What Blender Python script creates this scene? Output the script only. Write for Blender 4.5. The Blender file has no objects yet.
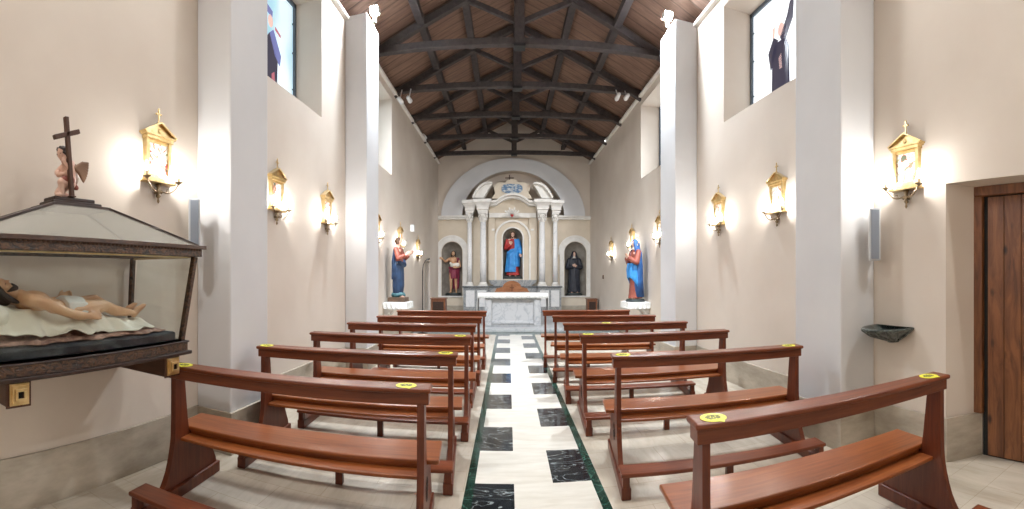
import bpy, bmesh, math, random
from mathutils import Vector, Matrix, Euler
PI = math.pi
sc = bpy.context.scene
col = sc.collection

# ------------------------------------------------------------------ camera, world, exposure
cam_d = bpy.data.cameras.new('camera')
cam = bpy.data.objects.new('camera', cam_d)
col.objects.link(cam)
cam.location = (0, 0, 1.45)
cam.rotation_euler = (PI / 2, 0, 0)
cam_d.type = 'PANO'
cam_d.panorama_type = 'CENTRAL_CYLINDRICAL'
F, X0, Y0 = 450.0, 508.0, 275.0           # focal length and principal point in pixels of the 1024x509 frame
cam_d.central_cylindrical_range_u_min = -(X0) / F
cam_d.central_cylindrical_range_u_max = (1024 - X0) / F
cam_d.central_cylindrical_range_v_min = -(509 - Y0) / F
cam_d.central_cylindrical_range_v_max = Y0 / F
cam_d.central_cylindrical_radius = 1.0
cam_d.clip_start = 0.02
sc.camera = cam

w = bpy.data.worlds.new('world')
sc.world = w
w.use_nodes = True
w.node_tree.nodes['Background'].inputs[0].default_value = (0.75, 0.85, 1.0, 1)
w.node_tree.nodes['Background'].inputs[1].default_value = 0.35
sc.view_settings.view_transform = 'Standard'
sc.view_settings.look = 'None'
sc.view_settings.gamma = 1
sc.view_settings.use_curve_mapping = False
sc.view_settings.exposure = 0.82
sc.cycles.use_denoising = True
sc.cycles.max_bounces = 8
sc.cycles.diffuse_bounces = 5
sc.cycles.caustics_reflective = False
sc.cycles.caustics_refractive = False
sc.cycles.sample_clamp_indirect = 4.0

FLOOD_W = 95.0        # watts of each wall floodlight
CANDLE_E = 500.0      # radiance of a candle bulb
XL, XR, YF, YB = -2.45, 2.90, 15.7, -2.6   # inner faces of the walls
XC = 0.2                                    # roof centre line
TOP = 5.36                                  # top of side walls


# ------------------------------------------------------------------ materials
M = {}


def mat(name, colr, rough=0.5, metal=0.0, coat=0.0, spec=0.5, emis=None, estr=0.0):
    m = bpy.data.materials.new(name)
    m.use_nodes = True
    b = m.node_tree.nodes['Principled BSDF']
    b.inputs['Base Color'].default_value = (*colr, 1)
    b.inputs['Roughness'].default_value = rough
    b.inputs['Metallic'].default_value = metal
    b.inputs['Coat Weight'].default_value = coat
    b.inputs['Specular IOR Level'].default_value = spec
    if emis:
        b.inputs['Emission Color'].default_value = (*emis, 1)
        b.inputs['Emission Strength'].default_value = estr
    M[name] = m
    return m


def nd(m, t, **kw):
    n = m.node_tree.nodes.new(t)
    for k, v in kw.items():
        setattr(n, k, v)
    return n


def lk(m, a, b):
    m.node_tree.links.new(a, b)


def coords(m, scale=(1, 1, 1), rot=(0, 0, 0), loc=(0, 0, 0), world=False):
    mp = nd(m, 'ShaderNodeMapping')
    mp.inputs['Scale'].default_value = scale
    mp.inputs['Rotation'].default_value = rot
    mp.inputs['Location'].default_value = loc
    if world:
        g = nd(m, 'ShaderNodeNewGeometry')
        lk(m, g.outputs['Position'], mp.inputs['Vector'])
    else:
        t = nd(m, 'ShaderNodeTexCoord')
        lk(m, t.outputs['Object'], mp.inputs['Vector'])
    return mp.outputs['Vector']


def noise_mix(m, c1, c2, scale=3, detail=4, vec=None, lo=0.35, hi=0.65, bump=0.0, rough=0.5, dist=0.0, bscale=None):
    """base colour from two colours mixed by noise, optional bump"""
    b = m.node_tree.nodes['Principled BSDF']
    vec = vec or coords(m)
    n = nd(m, 'ShaderNodeTexNoise')
    n.inputs['Scale'].default_value = scale
    n.inputs['Detail'].default_value = detail
    n.inputs['Roughness'].default_value = rough
    n.inputs['Distortion'].default_value = dist
    lk(m, vec, n.inputs['Vector'])
    r = nd(m, 'ShaderNodeValToRGB')
    r.color_ramp.elements[0].position = lo
    r.color_ramp.elements[1].position = hi
    r.color_ramp.elements[0].color = (*c1, 1)
    r.color_ramp.elements[1].color = (*c2, 1)
    lk(m, n.outputs['Fac'], r.inputs['Fac'])
    lk(m, r.outputs['Color'], b.inputs['Base Color'])
    if bump:
        bp = nd(m, 'ShaderNodeBump')
        bp.inputs['Strength'].default_value = bump
        bp.inputs['Distance'].default_value = 0.01
        if bscale:
            n2 = nd(m, 'ShaderNodeTexNoise')
            n2.inputs['Scale'].default_value = bscale
            lk(m, vec, n2.inputs['Vector'])
            lk(m, n2.outputs['Fac'], bp.inputs['Height'])
        else:
            lk(m, n.outputs['Fac'], bp.inputs['Height'])
        lk(m, bp.outputs['Normal'], b.inputs['Normal'])
    return r


m = mat('plaster', (0.7, 0.63, 0.56), 0.85)
noise_mix(m, (0.66, 0.585, 0.51), (0.70, 0.63, 0.555), 1.6, 5)
m = mat('white_plaster', (0.7, 0.69, 0.68), 0.8)
noise_mix(m, (0.655, 0.665, 0.685), (0.70, 0.71, 0.73), 1.5, 4)
m = mat('cream_plaster', (0.66, 0.58, 0.46), 0.8)
noise_mix(m, (0.63, 0.55, 0.44), (0.68, 0.60, 0.49), 3, 4)
m = mat('stucco_white', (0.78, 0.76, 0.72), 0.6)
noise_mix(m, (0.72, 0.70, 0.66), (0.80, 0.785, 0.75), 6, 4)
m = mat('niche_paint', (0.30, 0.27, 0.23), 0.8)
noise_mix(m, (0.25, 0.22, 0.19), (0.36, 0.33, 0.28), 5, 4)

# baseboard stone
m = mat('base_stone', (0.38, 0.33, 0.27), 0.45)
noise_mix(m, (0.33, 0.285, 0.225), (0.50, 0.445, 0.365), 2.2, 8, vec=coords(m, (1, 1, 3), world=True), rough=0.65)

# travertine floor with joints
m = mat('travertine', (0.6, 0.55, 0.48), 0.22, coat=0.25)
v = coords(m, world=True)
r = noise_mix(m, (0.49, 0.435, 0.35), (0.68, 0.62, 0.52), 1.0, 8, vec=coords(m, (7, 1.2, 1), world=True), rough=0.7, dist=0.6, lo=0.3, hi=0.7)
br = nd(m, 'ShaderNodeTexBrick')
br.inputs['Scale'].default_value = 1.0
br.inputs['Brick Width'].default_value = 0.60
br.inputs['Row Height'].default_value = 0.30
br.inputs['Mortar Size'].default_value = 0.0025
br.inputs['Mortar Smooth'].default_value = 0.3
br.inputs['Color1'].default_value = (1, 1, 1, 1)
br.inputs['Color2'].default_value = (0.92, 0.91, 0.90, 1)
br.inputs['Mortar'].default_value = (0.74, 0.70, 0.65, 1)
lk(m, v, br.inputs['Vector'])
mx = nd(m, 'ShaderNodeMix', data_type='RGBA', blend_type='MULTIPLY')
mx.inputs[0].default_value = 1
lk(m, r.outputs['Color'], mx.inputs[6])
lk(m, br.outputs['Color'], mx.inputs[7])
lk(m, mx.outputs[2], m.node_tree.nodes['Principled BSDF'].inputs['Base Color'])

m = mat('aisle_marble', (0.7, 0.67, 0.6), 0.2, coat=0.25)
noise_mix(m, (0.62, 0.585, 0.51), (0.76, 0.735, 0.67), 1.4, 8, vec=coords(m, (2, 9, 1), world=True), rough=0.6, dist=0.4, lo=0.3, hi=0.7)


def veined(name, dark, light, scale, rough=0.15, w0=0.02, stretch=(1, 1, 1)):
    m = mat(name, dark, rough, coat=0.3)
    b = m.node_tree.nodes['Principled BSDF']
    v = coords(m, stretch, world=True)
    n = nd(m, 'ShaderNodeTexNoise')
    n.inputs['Scale'].default_value = scale
    n.inputs['Detail'].default_value = 6
    n.inputs['Distortion'].default_value = 1.6
    lk(m, v, n.inputs['Vector'])
    a = nd(m, 'ShaderNodeMath', operation='SUBTRACT')
    a.inputs[1].default_value = 0.5
    lk(m, n.outputs['Fac'], a.inputs[0])
    a2 = nd(m, 'ShaderNodeMath', operation='ABSOLUTE')
    lk(m, a.outputs[0], a2.inputs[0])
    r = nd(m, 'ShaderNodeValToRGB')
    r.color_ramp.elements[0].position = 0.0
    r.color_ramp.elements[1].position = w0
    r.color_ramp.elements[0].color = (*light, 1)
    r.color_ramp.elements[1].color = (*dark, 1)
    lk(m, a2.outputs[0], r.inputs['Fac'])
    lk(m, r.outputs['Color'], b.inputs['Base Color'])
    return m


veined('black_marble', (0.016, 0.02, 0.024), (0.32, 0.36, 0.36), 2.6, 0.14, 0.014, (1.2, 2.6, 1))
veined('green_marble', (0.010, 0.045, 0.034), (0.05, 0.13, 0.10), 5, 0.15, 0.03)
veined('basin_marble', (0.022, 0.032, 0.030), (0.14, 0.17, 0.16), 9, 0.3, 0.05)
veined('white_marble', (0.76, 0.76, 0.76), (0.64, 0.655, 0.67), 2.5, 0.25, 0.02)
veined('altar_marble', (0.50, 0.505, 0.515), (0.36, 0.375, 0.40), 2.5, 0.3, 0.04)
veined('grey_marble', (0.34, 0.35, 0.35), (0.20, 0.22, 0.24), 4, 0.3, 0.06)
veined('dark_grey_marble', (0.10, 0.115, 0.125), (0.22, 0.24, 0.25), 5, 0.3, 0.05)


def wood(name, c1, c2, rough=0.35, coat=0.0, stretch=(1.2, 14, 14), scale=2.2):
    m = mat(name, c1, rough, coat=coat)
    m.node_tree.nodes['Principled BSDF'].inputs['Coat Roughness'].default_value = 0.18
    m.node_tree.nodes['Principled BSDF'].inputs['Specular IOR Level'].default_value = 0.35
    noise_mix(m, c1, c2, scale, 6, vec=coords(m, stretch), rough=0.6, dist=0.8, lo=0.32, hi=0.68)
    return m


wood('pew_wood', (0.092, 0.019, 0.006), (0.185, 0.046, 0.014), 0.36, 0.12)
wood('pew_seat_wood', (0.165, 0.042, 0.010), (0.29, 0.085, 0.022), 0.30, 0.2)
wood('pew_panel_wood', (0.080, 0.016, 0.006), (0.155, 0.036, 0.012), 0.40, 0.1, (14, 14, 1.2))
wood('beam_wood', (0.035, 0.028, 0.028), (0.070, 0.056, 0.053), 0.75, 0, (1.5, 1.5, 1.5), 6)
wood('case_wood', (0.030, 0.012, 0.007), (0.085, 0.037, 0.018), 0.42, 0.15, (6, 2.5, 6), 8)
wood('dark_case_wood', (0.018, 0.009, 0.007), (0.042, 0.020, 0.013), 0.4, 0.2, (6, 2.5, 6), 5)
wood('bracket_wood', (0.045, 0.016, 0.008), (0.085, 0.032, 0.014), 0.42, 0.15)
wood('chair_wood', (0.26, 0.10, 0.042), (0.40, 0.17, 0.075), 0.45, 0.1, (2, 10, 10))
wood('lectern_wood', (0.13, 0.045, 0.02), (0.22, 0.085, 0.04), 0.45, 0.1, (8, 8, 1.5))
wood('cross_wood', (0.06, 0.028, 0.018), (0.10, 0.048, 0.03), 0.6, 0, (10, 10, 2))

# roof planks
m = mat('roof_planks', (0.2, 0.11, 0.07), 0.8)
r = noise_mix(m, (0.135, 0.074, 0.050), (0.235, 0.140, 0.096), 2.0, 6, vec=coords(m, (1.4, 9, 1), world=True), rough=0.65)
wv = nd(m, 'ShaderNodeTexWave', wave_type='BANDS', bands_direction='Y')
wv.inputs['Scale'].default_value = 1.25
lk(m, coords(m, world=True), wv.inputs['Vector'])
rr = nd(m, 'ShaderNodeValToRGB')
rr.color_ramp.elements[0].position = 0.0
rr.color_ramp.elements[0].color = (0.45, 0.45, 0.45, 1)
rr.color_ramp.elements[1].position = 0.05
rr.color_ramp.elements[1].color = (1, 1, 1, 1)
lk(m, wv.outputs['Color'], rr.inputs['Fac'])
mx = nd(m, 'ShaderNodeMix', data_type='RGBA', blend_type='MULTIPLY')
mx.inputs[0].default_value = 1
lk(m, r.outputs['Color'], mx.inputs[6])
lk(m, rr.outputs['Color'], mx.inputs[7])
lk(m, mx.outputs[2], m.node_tree.nodes['Principled BSDF'].inputs['Base Color'])

# knotty pine door
m = mat('door_wood', (0.2, 0.09, 0.04), 0.45)
r = noise_mix(m, (0.095, 0.030, 0.010), (0.23, 0.088, 0.030), 2.4, 7, vec=coords(m, (5, 5, 0.9), world=True), rough=0.6, dist=1.5)
vo = nd(m, 'ShaderNodeTexVoronoi')
vo.inputs['Scale'].default_value = 4.2
lk(m, coords(m, (1, 1.5, 0.8), world=True), vo.inputs['Vector'])
rr = nd(m, 'ShaderNodeValToRGB')
rr.color_ramp.elements[0].position = 0.06
rr.color_ramp.elements[0].color = (0.14, 0.1, 0.08, 1)
rr.color_ramp.elements[1].position = 0.17
rr.color_ramp.elements[1].color = (1, 1, 1, 1)
lk(m, vo.outputs['Distance'], rr.inputs['Fac'])
mx = nd(m, 'ShaderNodeMix', data_type='RGBA', blend_type='MULTIPLY')
mx.inputs[0].default_value = 1
lk(m, r.outputs['Color'], mx.inputs[6])
lk(m, rr.outputs['Color'], mx.inputs[7])
lk(m, mx.outputs[2], m.node_tree.nodes['Principled BSDF'].inputs['Base Color'])

m = mat('carved_wood', (0.1, 0.05, 0.03), 0.4, coat=0.15)
noise_mix(m, (0.010, 0.005, 0.003), (0.105, 0.048, 0.020), 38, 3, vec=coords(m, (1, 0.8, 1.4)), bump=0.9, lo=0.4, hi=0.6, dist=1.5)
m = mat('gold', (0.85, 0.56, 0.16), 0.28, 0.9)
noise_mix(m, (0.66, 0.46, 0.20), (0.90, 0.70, 0.36), 14, 3)
mat('pale_gold', (0.86, 0.66, 0.30), 0.35, 0.75)
mat('old_brass', (0.27, 0.20, 0.12), 0.35, 0.85)
mat('black_iron', (0.02, 0.02, 0.02), 0.5, 0.5)
mat('black_hole', (0.008, 0.008, 0.008), 0.8)
mat('speaker_white', (0.50, 0.52, 0.55), 0.45)
m = mat('speaker_grille', (0.22, 0.25, 0.30), 0.6)
vo = nd(m, 'ShaderNodeTexVoronoi')
vo.inputs['Scale'].default_value = 160
lk(m, coords(m), vo.inputs['Vector'])
bp = nd(m, 'ShaderNodeBump')
bp.inputs['Strength'].default_value = 0.5
lk(m, vo.outputs['Distance'], bp.inputs['Height'])
lk(m, bp.outputs['Normal'], m.node_tree.nodes['Principled BSDF'].inputs['Normal'])
mat('lamp_white', (0.75, 0.75, 0.75), 0.4)
mat('flood_glow', (1, 1, 1), 0.5, emis=(0.86, 0.94, 1.0), estr=35)
mat('spot_glow', (1, 1, 1), 0.5, emis=(0.95, 0.97, 1.0), estr=14)
mat('candle_glow', (1, 1, 1), 0.5, emis=(1.0, 0.97, 0.92), estr=CANDLE_E)
mat('candle_wax', (0.85, 0.82, 0.74), 0.5)
mat('window_frame_grey', (0.10, 0.13, 0.17), 0.5)
m = mat('glass_white', (0.8, 0.9, 0.95), 0.3)
rr = noise_mix(m, (0.35, 0.62, 0.75), (0.85, 0.95, 1.0), 1.3, 2, vec=coords(m, (1, 1, 0.5)))
b = m.node_tree.nodes['Principled BSDF']
lk(m, rr.outputs['Color'], b.inputs['Emission Color'])
b.inputs['Emission Strength'].default_value = 0.42
mat('glass_bright', (0.9, 0.95, 1.0), 0.3, emis=(0.93, 0.97, 1.0), estr=0.58)
mat('glass_habit', (0.02, 0.018, 0.03), 0.3, emis=(0.05, 0.045, 0.075), estr=0.5)
mat('glass_red', (0.25, 0.05, 0.06), 0.3, emis=(0.4, 0.12, 0.16), estr=0.6)
mat('glass_blue', (0.06, 0.10, 0.25), 0.3, emis=(0.16, 0.16, 0.36), estr=0.6)
mat('glass_skin', (0.5, 0.33, 0.25), 0.3, emis=(0.65, 0.45, 0.42), estr=0.6)
m = mat('lace', (0.82, 0.82, 0.80), 0.85)
noise_mix(m, (0.66, 0.66, 0.64), (0.86, 0.86, 0.84), 45, 2, bump=0.5)
m = mat('linen', (0.74, 0.70, 0.60), 0.75)
noise_mix(m, (0.68, 0.63, 0.52), (0.80, 0.76, 0.66), 6, 4, bump=0.3)
m = mat('rocky_cloth', (0.3, 0.16, 0.12), 0.6)
noise_mix(m, (0.16, 0.075, 0.05), (0.42, 0.25, 0.19), 14, 6, bump=0.8, dist=1)
m = mat('velvet', (0.014, 0.017, 0.026), 0.75)
m.node_tree.nodes['Principled BSDF'].inputs['Sheen Weight'].default_value = 0.15
m.node_tree.nodes['Principled BSDF'].inputs['Sheen Tint'].default_value = (0.35, 0.4, 0.5, 1)
noise_mix(m, (0.005, 0.006, 0.009), (0.022, 0.025, 0.033), 22, 4, bump=0.6)
m = mat('painted_skin', (0.62, 0.36, 0.22), 0.38, coat=0.15)
noise_mix(m, (0.58, 0.31, 0.17), (0.68, 0.42, 0.25), 9, 3)
m = mat('pale_skin', (0.66, 0.42, 0.32), 0.4, coat=0.15)
noise_mix(m, (0.60, 0.36, 0.27), (0.70, 0.47, 0.37), 9, 3)
mat('hair_dark', (0.030, 0.017, 0.012), 0.55)
mat('hair_brown', (0.085, 0.042, 0.022), 0.55)
mat('eye_dark', (0.02, 0.015, 0.012), 0.2)
mat('lip_red', (0.4, 0.12, 0.09), 0.4)


def cloth_mat(name, a, b_, rough=0.5):
    m = mat(name, a, rough)
    noise_mix(m, a, b_, 7, 4)


cloth_mat('robe_red', (0.33, 0.022, 0.026), (0.50, 0.045, 0.04))
cloth_mat('robe_blue', (0.025, 0.20, 0.56), (0.05, 0.32, 0.74))
cloth_mat('robe_deep_blue', (0.012, 0.065, 0.22), (0.028, 0.12, 0.34))
cloth_mat('robe_rust', (0.22, 0.05, 0.035), (0.31, 0.085, 0.055))
cloth_mat('robe_wine', (0.17, 0.018, 0.045), (0.26, 0.035, 0.07))
cloth_mat('habit_black', (0.010, 0.012, 0.022), (0.025, 0.03, 0.045))
cloth_mat('robe_navy', (0.012, 0.03, 0.075), (0.025, 0.06, 0.13))
cloth_mat('statue_white', (0.62, 0.60, 0.56), (0.74, 0.72, 0.68))
cloth_mat('cloud_teal', (0.03, 0.10, 0.12), (0.08, 0.20, 0.22))
cloth_mat('wing_brown', (0.16, 0.085, 0.05), (0.30, 0.17, 0.10))
cloth_mat('statue_base', (0.015, 0.02, 0.022), (0.03, 0.04, 0.04))
cloth_mat('pedestal_wood', (0.09, 0.055, 0.035), (0.15, 0.09, 0.055))
cloth_mat('fleece', (0.7, 0.68, 0.6), (0.8, 0.78, 0.7), 0.8)
mat('sticker_yellow', (0.75, 0.72, 0.03), 0.4)
mat('sticker_ink', (0.03, 0.035, 0.02), 0.5)
m = mat('tablet_blue', (0.3, 0.4, 0.5), 0.5)
noise_mix(m, (0.10, 0.19, 0.32), (0.60, 0.62, 0.60), 9, 4, vec=coords(m, (1, 1, 2.2)), lo=0.45, hi=0.62)

# painted station picture, different on each (noise shifted by the object's random number)
m = mat('picture_paint', (0.8, 0.8, 0.75), 0.35, coat=0.3)
b = m.node_tree.nodes['Principled BSDF']
oi = nd(m, 'ShaderNodeObjectInfo')
tc = nd(m, 'ShaderNodeTexCoord')
ad = nd(m, 'ShaderNodeVectorMath', operation='ADD')
ml = nd(m, 'ShaderNodeMath', operation='MULTIPLY')
ml.inputs[1].default_value = 37
lk(m, oi.outputs['Random'], ml.inputs[0])
lk(m, tc.outputs['Object'], ad.inputs[0])
lk(m, ml.outputs[0], ad.inputs[1])
n = nd(m, 'ShaderNodeTexNoise')
n.inputs['Scale'].default_value = 16
n.inputs['Detail'].default_value = 3
n.inputs['Distortion'].default_value = 1.2
lk(m, ad.outputs[0], n.inputs['Vector'])
r = nd(m, 'ShaderNodeValToRGB')
cr = r.color_ramp
cr.interpolation = 'CONSTANT'
cr.elements[0].color = (0.10, 0.13, 0.07, 1)
cr.elements[1].position = 0.38
cr.elements[1].color = (0.50, 0.05, 0.05, 1)
for p_, c_ in ((0.42, (0.55, 0.33, 0.2, 1)), (0.46, (0.78, 0.76, 0.70, 1)), (0.62, (0.25, 0.30, 0.12, 1)), (0.66, (0.7, 0.55, 0.3, 1))):
    e = cr.elements.new(p_)
    e.color = c_
lk(m, n.outputs['Fac'], r.inputs['Fac'])
lk(m, r.outputs['Color'], b.inputs['Base Color'])

m = bpy.data.materials.new('case_glass')
m.use_nodes = True
M['case_glass'] = m
nt = m.node_tree
for x_ in list(nt.nodes):
    if x_.type != 'OUTPUT_MATERIAL':
        nt.nodes.remove(x_)
out = [x_ for x_ in nt.nodes if x_.type == 'OUTPUT_MATERIAL'][0]
tr = nd(m, 'ShaderNodeBsdfTransparent')
tr.inputs[0].default_value = (0.93, 0.95, 0.94, 1)
gl = nd(m, 'ShaderNodeBsdfGlossy')
gl.inputs['Roughness'].default_value = 0.06
lw = nd(m, 'ShaderNodeLayerWeight')
lw.inputs['Blend'].default_value = 0.5
pw5 = nd(m, 'ShaderNodeMath', operation='POWER')
pw5.inputs[1].default_value = 4.0
lk(m, lw.outputs['Facing'], pw5.inputs[0])
fr = nd(m, 'ShaderNodeMapRange')
fr.inputs['To Min'].default_value = 0.03
fr.inputs['To Max'].default_value = 0.6
lk(m, pw5.outputs[0], fr.inputs['Value'])
mxs = nd(m, 'ShaderNodeMixShader')
lk(m, fr.outputs[0], mxs.inputs[0])
lk(m, tr.outputs[0], mxs.inputs[1])
lk(m, gl.outputs[0], mxs.inputs[2])
lk(m, mxs.outputs[0], out.inputs['Surface'])
# roof panes: their pale reflective look painted in as grey diffuse
m = m.copy()
m.name = 'roof_glass'
M['roof_glass'] = m
nt = m.node_tree
df = nd(m, 'ShaderNodeBsdfDiffuse')
df.inputs[0].default_value = (0.46, 0.43, 0.38, 1)
ms2 = nd(m, 'ShaderNodeMixShader')
ms2.inputs[0].default_value = 0.40
old = [x_ for x_ in nt.nodes if x_.type == 'MIX_SHADER' and x_ is not ms2 and x_ != ms2][0]
out = [x_ for x_ in nt.nodes if x_.type == 'OUTPUT_MATERIAL'][0]
lk(m, old.outputs[0], ms2.inputs[1])
lk(m, df.outputs[0], ms2.inputs[2])
lk(m, ms2.outputs[0], out.inputs['Surface'])


# ------------------------------------------------------------------ geometry helpers
class MB:
    """collects shapes and links them as one mesh object"""

    def __init__(self):
        self.bm = bmesh.new()
        self.mi = 0

    def _mark(self, faces, smooth=False):
        for f in faces:
            f.material_index = self.mi
            f.smooth = smooth

    def box(self, lo, hi, mat4=None):
        x0, y0, z0 = lo
        x1, y1, z1 = hi
        vs = [self.bm.verts.new(p) for p in ((x0, y0, z0), (x1, y0, z0), (x1, y1, z0), (x0, y1, z0),
                                             (x0, y0, z1), (x1, y0, z1), (x1, y1, z1), (x0, y1, z1))]
        fs = [self.bm.faces.new([vs[i] for i in q]) for q in
              ((0, 3, 2, 1), (4, 5, 6, 7), (0, 1, 5, 4), (1, 2, 6, 5), (2, 3, 7, 6), (3, 0, 4, 7))]
        self._mark(fs)
        if mat4:
            bmesh.ops.transform(self.bm, matrix=mat4, verts=vs)
        return self

    def bar(self, a, b, wx, wz, up=(0, 0, 1)):
        """a rectangular bar from a to b, section wx (sideways) by wz (upwards)"""
        a, b = Vector(a), Vector(b)
        d = b - a
        L = d.length
        d.normalize()
        u = Vector(up)
        s = d.cross(u)
        if s.length < 1e-5:
            s = d.cross(Vector((1, 0, 0)))
        s.normalize()
        u = s.cross(d)
        mt = Matrix((s, d, u)).transposed().to_4x4()
        mt.translation = a
        return self.box((-wx / 2, 0, -wz / 2), (wx / 2, L, wz / 2), mt)

    def prism(self, pts, axis, t0, t1):
        """polygon in the plane across axis, extruded from t0 to t1 along it; pts are (u, v)"""
        def P(u, v, t):
            return {'x': (t, u, v), 'y': (u, t, v), 'z': (u, v, t)}[axis]
        a = [self.bm.verts.new(P(u, v, t0)) for u, v in pts]
        b = [self.bm.verts.new(P(u, v, t1)) for u, v in pts]
        fs = []
        n = len(pts)
        for i in range(n):
            j = (i + 1) % n
            fs.append(self.bm.faces.new((a[i], a[j], b[j], b[i])))
        c1 = self.bm.faces.new(a[::-1])
        c2 = self.bm.faces.new(b)
        if n > 4:
            r = bmesh.ops.triangulate(self.bm, faces=[c1, c2])
            fs += r['faces']
        else:
            fs += [c1, c2]
        self._mark(fs)
        return self

    def strip(self, xs, lo, hi, y0, y1):
        """solid between the curves z=lo(x) and z=hi(x), from y0 to y1"""
        prev = None
        fs = []
        bm = self.bm
        for x in xs:
            a, b = lo(x), hi(x)
            q = [bm.verts.new((x, y0, a)), bm.verts.new((x, y0, b)), bm.verts.new((x, y1, b)), bm.verts.new((x, y1, a))]
            if prev:
                for i in range(4):
                    j = (i + 1) % 4
                    fs.append(bm.faces.new((prev[i], prev[j], q[j], q[i])))
            else:
                fs.append(bm.faces.new(q[::-1]))
            prev = q
        fs.append(bm.faces.new(prev))
        self._mark(fs)
        return self

    def band(self, outer, inner, y0, y1):
        """solid between two open polylines (lists of (x, z) of the same length)"""
        bm = self.bm
        prev = None
        fs = []
        for (ox, oz), (ix, iz) in zip(outer, inner):
            q = [bm.verts.new((ix, y0, iz)), bm.verts.new((ox, y0, oz)), bm.verts.new((ox, y1, oz)), bm.verts.new((ix, y1, iz))]
            if prev:
                for i in range(4):
                    j = (i + 1) % 4
                    fs.append(bm.faces.new((prev[i], prev[j], q[j], q[i])))
            else:
                fs.append(bm.faces.new(q[::-1]))
            prev = q
        fs.append(bm.faces.new(prev))
        self._mark(fs)
        return self

    def lathe(self, prof, c=(0, 0, 0), n=24, smooth=True, sx=1, sy=1, a0=0, a1=2 * PI):
        """profile [(r, z)] turned about the vertical through c"""
        bm = self.bm
        full = abs(a1 - a0 - 2 * PI) < 1e-6
        k = n if full else n + 1
        rings = []
        for r, z in prof:
            r = max(r, 1e-4)
            rings.append([bm.verts.new((c[0] + sx * r * math.cos(a0 + (a1 - a0) * i / n), c[1] + sy * r * math.sin(a0 + (a1 - a0) * i / n), c[2] + z)) for i in range(k)])
        fs = []
        for p, q in zip(rings, rings[1:]):
            for i in range(n):
                j = (i + 1) % k
                fs.append(bm.faces.new((p[i], p[j], q[j], q[i])))
            if not full:
                fs.append(bm.faces.new((p[-1], p[0], q[0], q[-1])))
        self._mark(fs, smooth)
        self._mark([bm.faces.new(rings[0][::-1]), bm.faces.new(rings[-1])])
        return self

    def ball(self, c, r, rot=None, n=12, smooth=True):
        if not hasattr(r, '__len__'):
            r = (r, r, r)
        mt = Matrix.Translation(c) @ (rot.to_matrix().to_4x4() if rot else Matrix()) @ Matrix.Diagonal((*r, 1))
        g = bmesh.ops.create_uvsphere(self.bm, u_segments=n + 4, v_segments=n, radius=1, matrix=mt)
        fs = set(f for v in g['verts'] for f in v.link_faces)
        self._mark(fs, smooth)
        return self

    def limb(self, pts, rad, n=12):
        """round tapering limb with rounded ends through pts"""
        pts = [Vector(p) for p in pts]
        if not hasattr(rad, '__len__'):
            rad = [rad] * len(pts)
        P, R, T = [], [], []
        k = len(pts)
        for i, p in enumerate(pts):
            t = (pts[min(i + 1, k - 1)] - pts[max(i - 1, 0)]).normalized()
            if i == 0:
                for a in (0.02, 0.35, 0.7):
                    P.append(p - t * rad[0] * math.cos(a * PI / 2)); R.append(rad[0] * math.sin(a * PI / 2) + 1e-4); T.append(t)
            P.append(p); R.append(rad[i]); T.append(t)
            if i == k - 1:
                for a in (0.7, 0.35, 0.02):
                    P.append(p + t * rad[i] * math.cos(a * PI / 2)); R.append(rad[i] * math.sin(a * PI / 2) + 1e-4); T.append(t)
        ref = Vector((0.13, 0.31, 0.94))
        if abs(T[0].dot(ref)) > 0.9:
            ref = Vector((1, 0.1, 0))
        rings = []
        for p, r, t in zip(P, R, T):
            s = t.cross(ref).normalized()
            u = s.cross(t)
            rings.append([self.bm.verts.new(p + (s * math.cos(2 * PI * i / n) + u * math.sin(2 * PI * i / n)) * r) for i in range(n)])
        fs = []
        for a, b in zip(rings, rings[1:]):
            for i in range(n):
                j = (i + 1) % n
                fs.append(self.bm.faces.new((a[i], a[j], b[j], b[i])))
        fs.append(self.bm.faces.new(rings[0][::-1]))
        fs.append(self.bm.faces.new(rings[-1]))
        self._mark(fs, True)
        return self

    def loft(self, rings, n=48, amp=0.0, k=9, ph=0.0, tw=0.6, a0=None, a1=None, th=0.0):
        """drapery: rings of (z, cx, cy, rx, ry[, fold]); full when a0 is None, else a shell of thickness th"""
        bm = self.bm

        def ring(R, off=0.0):
            z, cx, cy, rx, ry = R[:5]
            f = R[5] if len(R) > 5 else 1.0
            out = []
            kk = n if a0 is None else n + 1
            for i in range(kk):
                a = 2 * PI * i / n if a0 is None else a0 + (a1 - a0) * i / n
                s = 1 + amp * f * (math.sin(k * a + ph + tw * z * 6) * 0.6 + 0.4 * math.sin((k * 2 + 1) * a - ph * 2 + z * 5))
                out.append((cx + (rx * s + off) * math.cos(a), cy + (ry * s + off) * math.sin(a), z))
            return out
        fs = []
        if a0 is None:
            rr = [[bm.verts.new(p) for p in ring(R)] for R in rings]
            for p, q in zip(rr, rr[1:]):
                for i in range(n):
                    j = (i + 1) % n
                    fs.append(bm.faces.new((p[i], p[j], q[j], q[i])))
            fs.append(bm.faces.new(rr[0][::-1]))
            fs.append(bm.faces.new(rr[-1]))
        else:
            o = [[bm.verts.new(p) for p in ring(R, th)] for R in rings]
            i_ = [[bm.verts.new(p) for p in ring(R, 0)] for R in rings]
            for (po, qo), (pi, qi) in zip(zip(o, o[1:]), zip(i_, i_[1:])):
                for i in range(n):
                    fs.append(bm.faces.new((po[i], po[i + 1], qo[i + 1], qo[i])))
                    fs.append(bm.faces.new((pi[i + 1], pi[i], qi[i], qi[i + 1])))
                fs.append(bm.faces.new((po[0], qo[0], qi[0], pi[0])))
                fs.append(bm.faces.new((qo[n], po[n], pi[n], qi[n])))
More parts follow.
